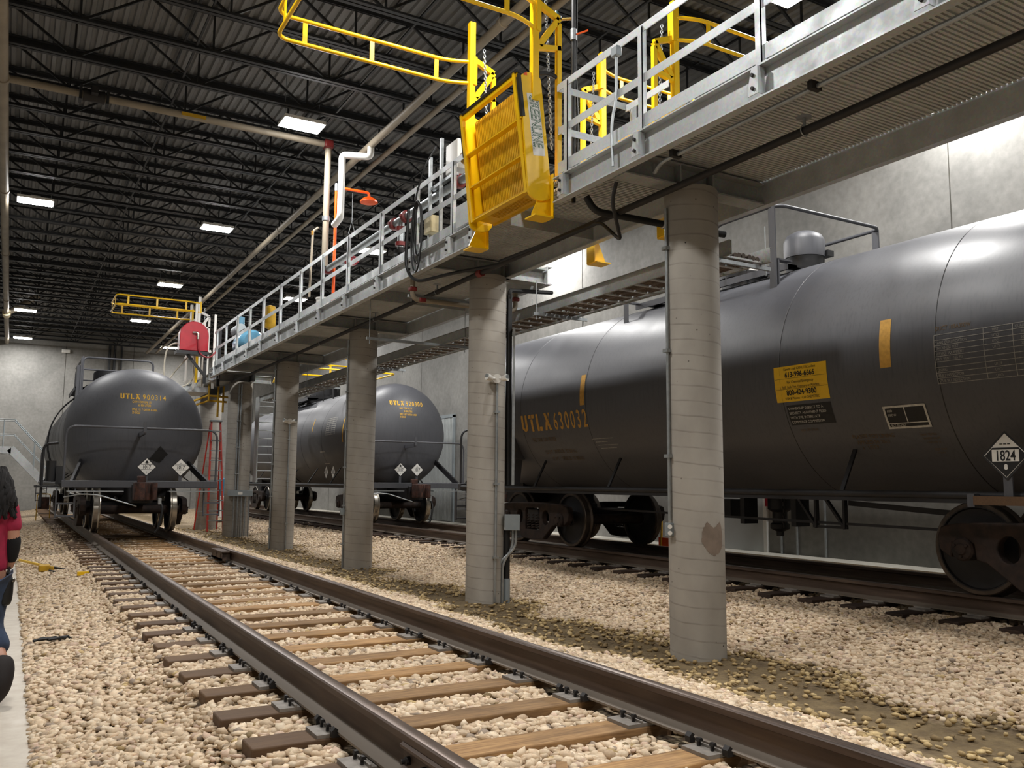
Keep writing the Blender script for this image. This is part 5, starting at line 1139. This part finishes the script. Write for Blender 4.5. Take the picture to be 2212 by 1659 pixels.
# ladder-type cable tray hung on trapezes along the far side
t = thing('cable_tray', 'long grey ladder cable tray hung below the far edge of the catwalk', 'cable tray', (6.5, 15, 3.9))
for x in (6.3, 6.85): b = mb(); b.box(x-.002, x+.002, 6.4, 26.2, 3.88, 4.04); s = 1 if x > 6.5 else -1; b.box(min(x, x+s*.03), max(x, x+s*.03), 6.4, 26.2, 3.88, 3.884).box(min(x, x+s*.03), max(x, x+s*.03), 6.4, 26.2, 4.036, 4.04); b.build('side_rail', M['galv_dull'], t, ang=0)
b = mb(); y = 6.5
nr_ = 0
while y < 26.1: rb = mb().box(6.3, 6.85, y, y+.05, 3.885, 3.905); b.merge(rb); y += .3
rg = b.build('rung', M['galv'], t, ang=0); rg['kind'] = 'stuff'
b = mb()
for k in range(7): b.tube([(6.37+.068*k+.012*math.sin(yy*.9+k*2), yy, 3.925+.006*math.sin(yy*1.7+k)) for yy in [6.5+.6*q for q in range(33)]], .03, 6)
solo(b, 'tray_cables', M['cable_brown'], 'brown and grey cables lying in the ladder cable tray', 'cables', (6.55, 15, 3.92), None, 'stuff')
b = mb(); b.box(6.28, 6.3, 26.2, 26.24, 1.5, 4.0); b.box(6.85, 6.87, 26.2, 26.24, 1.5, 4.0); b.box(6.27, 6.3, 25.9, 26.3, 1.5, 4.04); b.box(6.85, 7.05, 26.2, 26.22, 1.5, 4.0); b.build('drop_rail', M['galv_dull'], t, ang=0)
for k in range(10): mb().box(6.3, 6.85, 26.2, 26.25, 1.6+.24*k, 1.63+.24*k).build('drop_rung', M['galv'], t, ang=0)
def trapeze(y, x0, x1, z, label, up=4.3):
    t = thing('trapeze_hanger', label, 'pipe hanger', (x0, y, z)); mb().box(x0, x1, y-.02, y+.02, z-.02, z+.02).build('strut_channel', M['strut'], t, ang=0)
    for x in (x0+.05, x1-.06): mb().cyl((x, y, z-.08), (x, y, up), .006, 6).build('threaded_rod', M['strut'], t)
for i, y in enumerate((6.55, 10.0, 12.45, 16.6, 20.7)):
    lo = (i == 2)
    trapeze(y, 4.6 if lo else 6.1, 6.35 if lo else 7.0, 3.72 if lo else 3.85, ['trapeze hanger under the tray right of the nearest column', 'short trapeze hanger right of the second column', 'long zinc trapeze hanger between the second and third columns', 'trapeze hanger beside the third column', 'trapeze hanger by the fourth column'][i], up=4.32)
t = pipe('branch_pipe', 'tan branch pipe with red couplings under the catwalk behind the second column', [(4.62, 10.75, 4.3), (4.62, 10.75, 4.02), (5.4, 10.75, 4.02), (6.25, 10.75, 4.02), (6.25, 10.75, 4.32)], .035, 'pipe_tan', rad=.1)
for p in ((4.62, 10.75, 4.16), (4.76, 10.75, 4.02), (6.25, 10.75, 4.2)): mb().cbox(p, (.1, .1, .06)).build('red_coupling', M['red_iron'], t, bevel=.015)
trapeze(11.0, 4.66, 6.75, 4.12, 'flat zinc strut under the deck behind the second column', 4.3)
# railings of the gangway lowered on the right track
t = thing('cage_basket', 'yellow gangway basket lowered over the far tank car on the right track', 'gangway', (8, 23.5, 4.5))
for z in (4.62, 4.95): mb().tube(fillet([(6.5, 23.0, z), (9.4, 23.0, z), (9.4, 24.6, z), (6.5, 24.6, z)], .15), .025, 8).build('cage_rail', M['yellow'], t)
for x in (6.9, 8.0, 9.1):
    for y in (23.0, 24.6): mb().bar((x, y, 4.62), (x, y, 4.95), .06, .012, (0, 1, 0)).build('cage_post', M['yellow'], t, ang=0)
for y in (23.2, 24.4): mb().bar((6.3, y, 4.3), (6.6, y, 5.2), .07, .07).build('arm', M['yellow'], t, ang=0)
# roof drain pipe above the walkway on the left
t = pipe('roof_drain', 'long pale roof drain pipe running along the left edge under the roof', [(-.49, 2, 7.7), (-.49, 44.8, 7.7)], .085, 'pipe_tan', coup=Yc(-.49, 7.7, [9, 15, 21, 27, 34]), n=16)
mb().tube([(-.47, 37, 7.7), (.5, 37, 8.5)], .1, 14).build('branch', M['pipe_tan'], t); mb().tube([(-.49, 36.7, 7.7), (-.49, 37.3, 7.7)], .14, 16).build('collar', M['cream'], t)
solo(mb().tube([(.12, 30, 6.72), (2.2, 34.5, 6.9)], .02, 6), 'wall_conduit', M['strut'], 'thin pale conduit near the far left corner under the roof', 'conduit', (.5, 32, 6.8)) if False else None
# wall-side items
d1 = struct(mb().box(XR-.06, XR-.005, 23.9, 24.0, .34, 3.62).box(XR-.06, XR-.005, 26.5, 26.6, .34, 3.62).box(XR-.06, XR-.005, 23.9, 26.6, 3.55, 3.65), 'door_1', M['grey_box'], ang=0)
b = mb(); y = 24.0
while y < 26.5: b.box(XR-.03, XR-.005, y, y+.1, .36, 3.55); b.box(XR-.045, XR-.03, y+.025, y+.075, .36, 3.55); y += .1
b.build('ribbed_panel', M['door_grey'], d1, ang=0)
d2 = struct(mb().box(XR-.05, XR-.005, 11.3, 12.35, .34, 2.35), 'door_2', M['door_grey'], ang=0); mb().box(XR-.06, XR-.004, 12.35, 12.43, .34, 2.4).box(XR-.06, XR-.004, 11.22, 11.3, .34, 2.4).build('door_frame', M['white'], d2, ang=0)
t = thing('fire_alarm_box', 'small red box on the wall seen under the big tank car', 'alarm box', (11.7, 11.0, 1.2)); mb().box(11.68, 11.8, 11.05, 11.2, 1.15, 1.35).build('case', M['red'], t, bevel=.01)
for i, y in enumerate((10.9, 10.55, 9.95)): solo(mb().cyl((11.76, y, .34), (11.76, y, 2.4), .02, 8), 'wall_conduit', M['strut'], ['pale conduit on the wall beside the door under the big tank car', 'second pale conduit from the door under the big tank car', 'third pale conduit from the door under the big tank car'][i], 'conduit', (11.76, y, .34))
t = thing('control_cabinet', 'white wall cabinet with a blue stripe left of the second column', 'cabinet', (11.2, 22.0, .34)); mb().box(11.45, 11.78, 21.3, 22.0, 1.2, 2.2).build('case', M['white'], t, bevel=.01); mb().box(11.44, 11.45, 21.3, 22.0, 1.95, 2.02).build('stripe', M['blue'], t, ang=0)
t = thing('barricade', 'folding barricade with orange and white stripes under the big tank car', 'barricade', (10.9, 12.6, .22)); b = mb(); b.bar((10.75, 12.2, .45), (10.75, 13.0, .45), .02, .16); b.build('striped_board', M['orange'], t); b = mb(); b.bar((10.72, 12.35, .22), (10.78, 12.3, .9), .03, .03); b.bar((10.72, 12.9, .22), (10.78, 12.95, .9), .03, .03); b.build('frame', M['yellow_dull'], t)
# ---------------------------------------------------------------- far end: stairs, ladder, small things
t = thing('staircase', 'grey steel stair with handrails coming down along the far wall', 'stairs', (0.2, 37, 0))
ys = 37.0
for y in (ys, ys+1.1):
    mb().bar((-2.5, y, 2.62), (-.02, y, 2.62), .03, .26).build('landing_beam', M['galv'], t, ang=0); mb().bar((-.05, y, 2.68), (2.2, y, .25), .03, .28).build('stair_stringer', M['galv'], t, ang=0)
    b = mb(); b.tube([(-2.5, y, 3.75), (.05, y, 3.75), (2.2, y, 1.35)], .022, 8); b.tube([(-2.5, y, 3.2), (.05, y, 3.2), (2.2, y, .85)], .015, 8); b.build('handrail', M['grey_box'], t)
    for x, z0, z1 in ((-1.6, 2.7, 3.75), (-.3, 2.7, 3.75), (.75, 1.9, 2.95), (1.6, .9, 2.0)): mb().cyl((x, y, z0), (x, y, z1), .018, 8).build('rail_post', M['grey_box'], t)
for k in range(11): mb().box(.02+.19*k, .27+.19*k, ys, ys+1.1, 2.55-.21*k, 2.58-.21*k).build('tread', M['galv'], t, ang=0)
mb().box(-2.5, 0, ys, ys+1.1, 2.7, 2.74).build('landing', M['galv'], t, ang=0)
for i, (x, r) in enumerate(((3.76, .055), (3.98, .055), (4.28, .04))): solo(mb().cyl((x, 44.9, 3.4), (x, 44.9, 8.0), r, 10), 'wall_pipe', M['joist'], ['dark vertical pipe on the far wall, leftmost of three', 'dark vertical pipe on the far wall, middle of three', 'dark vertical pipe on the far wall, thinnest of three'][i], 'pipe', (x, 44.9, 3.4))
t = thing('exit_light', 'small white emergency light on the far wall under the roof', 'emergency light', (2.1, 40.8, 7)); mb().cbox((1.9, 44.92, 7.5), (.35, .12, .16)).build('case', M['white'], t, bevel=.02)
# step ladder, red rails and grey treads, open beside the columns
lx, ly = 5.32, 27.2
t = thing('stepladder', 'tall red stepladder with grey treads standing between the far columns', 'ladder', (lx, ly, .02)); H_ = 3.25
for s in (-1, 1):
    mb().bar((lx+s*.23, ly-.62, .06), (lx+s*.13, ly, H_+.06), .045, .09, (0, 1, 0)).build('front_rail', M['ladder_red'], t, ang=0); mb().bar((lx+s*.34, ly+.85, .06), (lx+s*.15, ly+.06, H_), .03, .07, (0, 1, 0)).build('rear_rail', M['ladder_red'], t, ang=0)
for k in range(1, 11): f = k/11; w_ = .23-.1*f; mb().box(lx-w_, lx+w_, ly-.62+.62*f-.05, ly-.62+.62*f+.05, .06+H_*f, .09+H_*f).build('tread', M['strut'], t, ang=0)
for k in range(1, 6): f = k/6; w_ = .34-.19*f; mb().bar((lx-w_, ly+.85-.79*f, .06+H_*f), (lx+w_, ly+.85-.79*f, .06+H_*f), .03, .03).build('rear_brace', M['strut'], t, ang=0)
mb().box(lx-.17, lx+.17, ly-.12, ly+.12, H_+.06, H_+.12).build('top_cap', M['grey_box'], t, bevel=.01)
t = thing('work_barrier', 'small brown warning board on a frame beyond the left tank car', 'sign', (1.25, 36.5, .1)); x, y = 1.05, 33.5
b = mb(); b.tube(fillet([(x-.2, y, .1), (x-.2, y, 1.05), (x+.2, y, 1.05), (x+.2, y, .1)], .08), .015, 6); b.build('frame', M['yellow_dull'], t); mb().box(x-.17, x+.17, y-.01, y+.01, .55, .95).build('board', M['rust_red'], t)
t = thing('blue_barrel', 'blue drum seen between the rungs of the red stepladder', 'drum', (6.6, 33.0, .1)); mb().lathe([(.0, 0), (.28, 0), (.29, .15), (.28, .3), (.29, .45), (.28, .6), (.1, .65), (0, .65)], (6.9, 33.0, 1.0), 'z', 24, caps=False).build('drum_body', M['blue'], t); mb().cbox((6.75, 33, .6), (.8, .8, .8)).build('pallet_tank', M['white'], t, bevel=.03); t.name = 'drum'
# yellow tool left on the gravel
t = thing('tow_bar', 'yellow and black hand tool lying on the gravel beside the walkway', 'tool', (.55, 15.5, .12))
z = .13
mb().tube([(.24, 17.3, z+.02), (.6, 15.75, z+.03)], .022, 8).build('handle', M['yellow'], t); b = mb(); b.cbox((.56, 15.6, z+.02), (.16, .22, .1)); b.cbox((.66, 15.5, z+.02), (.06, .12, .07)); b.build('body', M['yellow_dull'], t, bevel=.015)
mb().tube([(.62, 15.75, z+.02), (.72, 15.6, z+.02), (.88, 15.25, z)], .018, 8).build('black_bar', M['black'], t); mb().tube([(.63, 15.4, z-.01), (.74, 15.1, z-.015)], .022, 8).build('hose_end', M['black'], t); t.name = 'hand_tool'
solo(mb().cbox((1.0, 13.95, .2), (.16, .1, .05)), 'paint_mark_block', M['yellow'], 'small bright yellow block at the end of a tie', 'block', (1.0, 13.95, .18))
b = mb(); 
for k in range(5): b.tube([(.28+.04*k, 9.1+.03*(k % 3), .075), (.36+.05*k, 9.16-.03*(k % 2), .085), (.42+.04*k, 9.12+.03*(k % 2), .07)], .014, 6)
solo(b, 'rag', M['black'], 'crumpled dark scrap lying on the gravel by the walkway edge', 'rag', (.35, 9.1, .05))
solo(mb().bar((2.18, 3.3, .235), (2.28, 3.47, .245), .05, .015), 'wood_chip', M['wood'], 'splinter of brown wood lying on gravel between the near ties', 'wood chip', (2.2, 3.4, .24))

# ---------------------------------------------------------------- the person walking away at the left edge
def skin(name, nodes, edges, mat, parent, root=0, sub=2):
    me = bpy.data.meshes.new(name); off = Vector(parent.location)
    me.from_pydata([tuple(Vector(n[:3])-off) for n in nodes], edges, []); o = bpy.data.objects.new(name, me); COL.objects.link(o); o.parent = parent
    o.modifiers.new('skin', 'SKIN').use_smooth_shade = True
    for i, n in enumerate(nodes): sv = me.skin_vertices[0].data[i]; sv.radius = (n[3], n[4] if len(n) > 4 else n[3]); sv.use_root = (i == root)
    s = o.modifiers.new('sub', 'SUBSURF'); s.levels = sub; s.render_levels = sub; me.materials.append(mat); return o
px, py = -.125, 7.15
pe = thing('person', 'person with long dark hair in a crimson top and jeans, walking away', 'person', (px, py, 0))
V = lambda x, y, z, *r: (px+x, py+y, z, *r)
# one continuous body: pelvis, spine, neck, head, arms, legs
N = [V(0, 0, .90, .135, .10), V(0, .01, 1.05, .12, .095), V(0, .02, 1.22, .135, .10), V(0, .02, 1.31, .12, .08), V(0, .03, 1.39, .05), V(0, .045, 1.47, .07, .085), V(0, .05, 1.55, .072, .088),
     V(-.15, .02, 1.30, .055), V(-.20, .0, 1.06, .042), V(-.19, .12, .85, .034), V(.15, .02, 1.30, .055), V(.178, -.01, 1.08, .044), V(.158, .06, .885, .034),
     V(-.085, 0, .83, .085), V(-.09, .22, .48, .06), V(-.09, .30, .12, .042), V(.085, 0, .83, .085), V(.07, .04, .5, .062), V(.16, -.24, .29, .045)]
E_ = [(0, 1), (1, 2), (2, 3), (3, 4), (4, 5), (5, 6), (3, 7), (7, 8), (8, 9), (3, 10), (10, 11), (11, 12), (0, 13), (13, 14), (14, 15), (0, 16), (16, 17), (17, 18)]
skin('body', N, E_, M['skin'], pe)
skin('top', [V(0, 0, .84, .16, .12), V(0, 0, .93, .17, .13), V(0, .01, 1.05, .158, .125), V(0, .02, 1.22, .165, .125), V(0, .02, 1.32, .125, .09), V(-.15, .02, 1.305, .068), V(-.195, .0, 1.1, .06), V(.15, .02, 1.305, .068), V(.175, -.005, 1.14, .062)], [(0, 1), (1, 2), (2, 3), (3, 4), (4, 5), (5, 6), (4, 7), (7, 8)], M['shirt'], pe)
for s in (-1, 1): skin('sleeve', [V(s*.178, 0, 1.15, .052), V(s*.176, -.005, 1.06, .054), V(s*.162, .05, .93, .046)], [(0, 1), (1, 2)], M['sleeve'], pe)
skin('jeans', [V(0, 0, .93, .165, .13), V(-.088, 0, .8, .115), V(-.09, .2, .48, .075), V(-.09, .28, .2, .062), V(.088, 0, .8, .115), V(.072, .04, .5, .08), V(.15, -.18, .35, .085)], [(0, 1), (1, 2), (2, 3), (0, 4), (4, 5), (5, 6)], M['jeans'], pe)
skin('boot', [V(-.09, .29, .24, .062), V(-.09, .3, .09, .055, .06), V(-.09, .36, .05, .045, .04), V(-.09, .46, .04, .042, .032)], [(0, 1), (1, 2), (2, 3)], M['boot'], pe)
skin('boot', [V(.155, -.19, .34, .09), V(.165, -.28, .22, .085), V(.15, -.33, .13, .075, .07), V(.12, -.28, .07, .06, .05), V(.09, -.22, .03, .05, .036)], [(0, 1), (1, 2), (2, 3), (3, 4)], M['boot'], pe)
skin('hair', [V(0.01, .05, 1.56, .095, .11), V(.015, .0, 1.49, .115, .115), V(.03, -.05, 1.39, .14, .1), V(.04, -.07, 1.31, .13, .08)], [(0, 1), (1, 2), (2, 3)], M["hair"], pe)
hr_ = random.Random(5); b = mb()
for k in range(46):                                                   # wavy locks over the back and shoulders
    an = math.pi*(-.15+1.3*k/45)+math.pi; x0, y0_ = .085*math.cos(an), .05+.085*math.sin(an); z0, z1 = 1.58+hr_.uniform(-.02, .03), 1.27+hr_.uniform(-.03, .07); x1, y1_ = .14*math.cos(an)+.03, -.055+.075*math.sin(an); ph = hr_.uniform(0, 6); pts = []
    for i in range(12): f = i/11; g_ = f**.8; pts.append(V(x0+(x1-x0)*g_+.012*math.sin(ph+f*11), y0_+(y1_-y0_)*g_+.01*math.cos(ph+f*10)-.025*math.sin(f*3), z0+(z1-z0)*f))
    b.tube(pts, [.012+.012*math.sin(math.pi*min(1, .15+i/11*.85)) for i in range(12)], 6)
b.build('hair_locks', M['hair'], pe)
b = mb(); hd = Vector((px, py+.05, 1.5)); b.sphere(hd+Vector((0, .095, -.01)), .016, 10, 8, (1, 1.3, 1.2))
for s in (-1, 1): b.sphere(hd+Vector((s*.078, .0, .0)), .022, 10, 8, (.5, .8, 1.4))
b.build('nose_and_ears', M['skin'], pe)
b = mb()
for s in (-1, 1): b.sphere(hd+Vector((s*.03, .082, .02)), .012, 10, 8)
b.build('eyes', M['white'], pe); mb().sphere(hd+Vector((0, .085, -.045)), .022, 12, 8, (1, .3, .25)).build('mouth', M['red'], pe)
for s in (-1, 1):                                                     # hands: palm, four curled fingers, thumb from the side
    w = Vector((px+s*.156, py+.07, .875)) if s > 0 else Vector((px-.19, py+.13, .845))
    hb = [tuple(w)+(.03, .02), tuple(w+Vector((0, .012, -.045)))+(.036, .018), tuple(w+Vector((0, .02, -.085)))+(.036, .016)]
    hand = skin('hand', hb, [(0, 1), (1, 2)], M['skin'], pe)
    for k, (dx, ln) in enumerate(((-.027, .07), (-.009, .08), (.009, .076), (.027, .06))):
        a = w+Vector((dx*.9, .02, -.085)); ns = [tuple(a)+(.0095,), tuple(a+Vector((0, .008, -ln*.45)))+(.009,), tuple(a+Vector((0, -.006, -ln*.75)))+(.0085,), tuple(a+Vector((0, -.024, -ln*.92)))+(.0075,)]
        f = skin('finger', ns, [(0, 1), (1, 2), (2, 3)], M['skin'], pe); f.parent = hand
    a = w+Vector((s*-.034, .01, -.03)); th = skin('thumb', [tuple(a)+(.012,), tuple(a+Vector((s*-.016, .018, -.03)))+(.011,), tuple(a+Vector((s*-.012, .024, -.058)))+(.009,)], [(0, 1), (1, 2)], M['skin'], pe); th.parent = hand
bg = thing('handbag', 'black oval bag hanging at the hip of the walking person', 'bag', (px+.155, py-.02, .72))
skin('bag_body', [V(.158, -.02, .86, .04, .05), V(.158, -.02, .78, .045, .062), V(.156, -.02, .68, .045, .06), V(.152, -.02, .64, .03, .045)], [(0, 1), (1, 2), (2, 3)], M['black'], bg)
mb().tube([V(.156, -.02, .86), V(.165, .02, .9), V(.16, .06, .87), V(.158, .06, .80)], .01, 6).build('strap', M['black'], bg)
mb().cyl(V(.19, -.05, .82), V(.2, -.055, .82), .014, 10).build('snap_button', M['chrome'], bg)
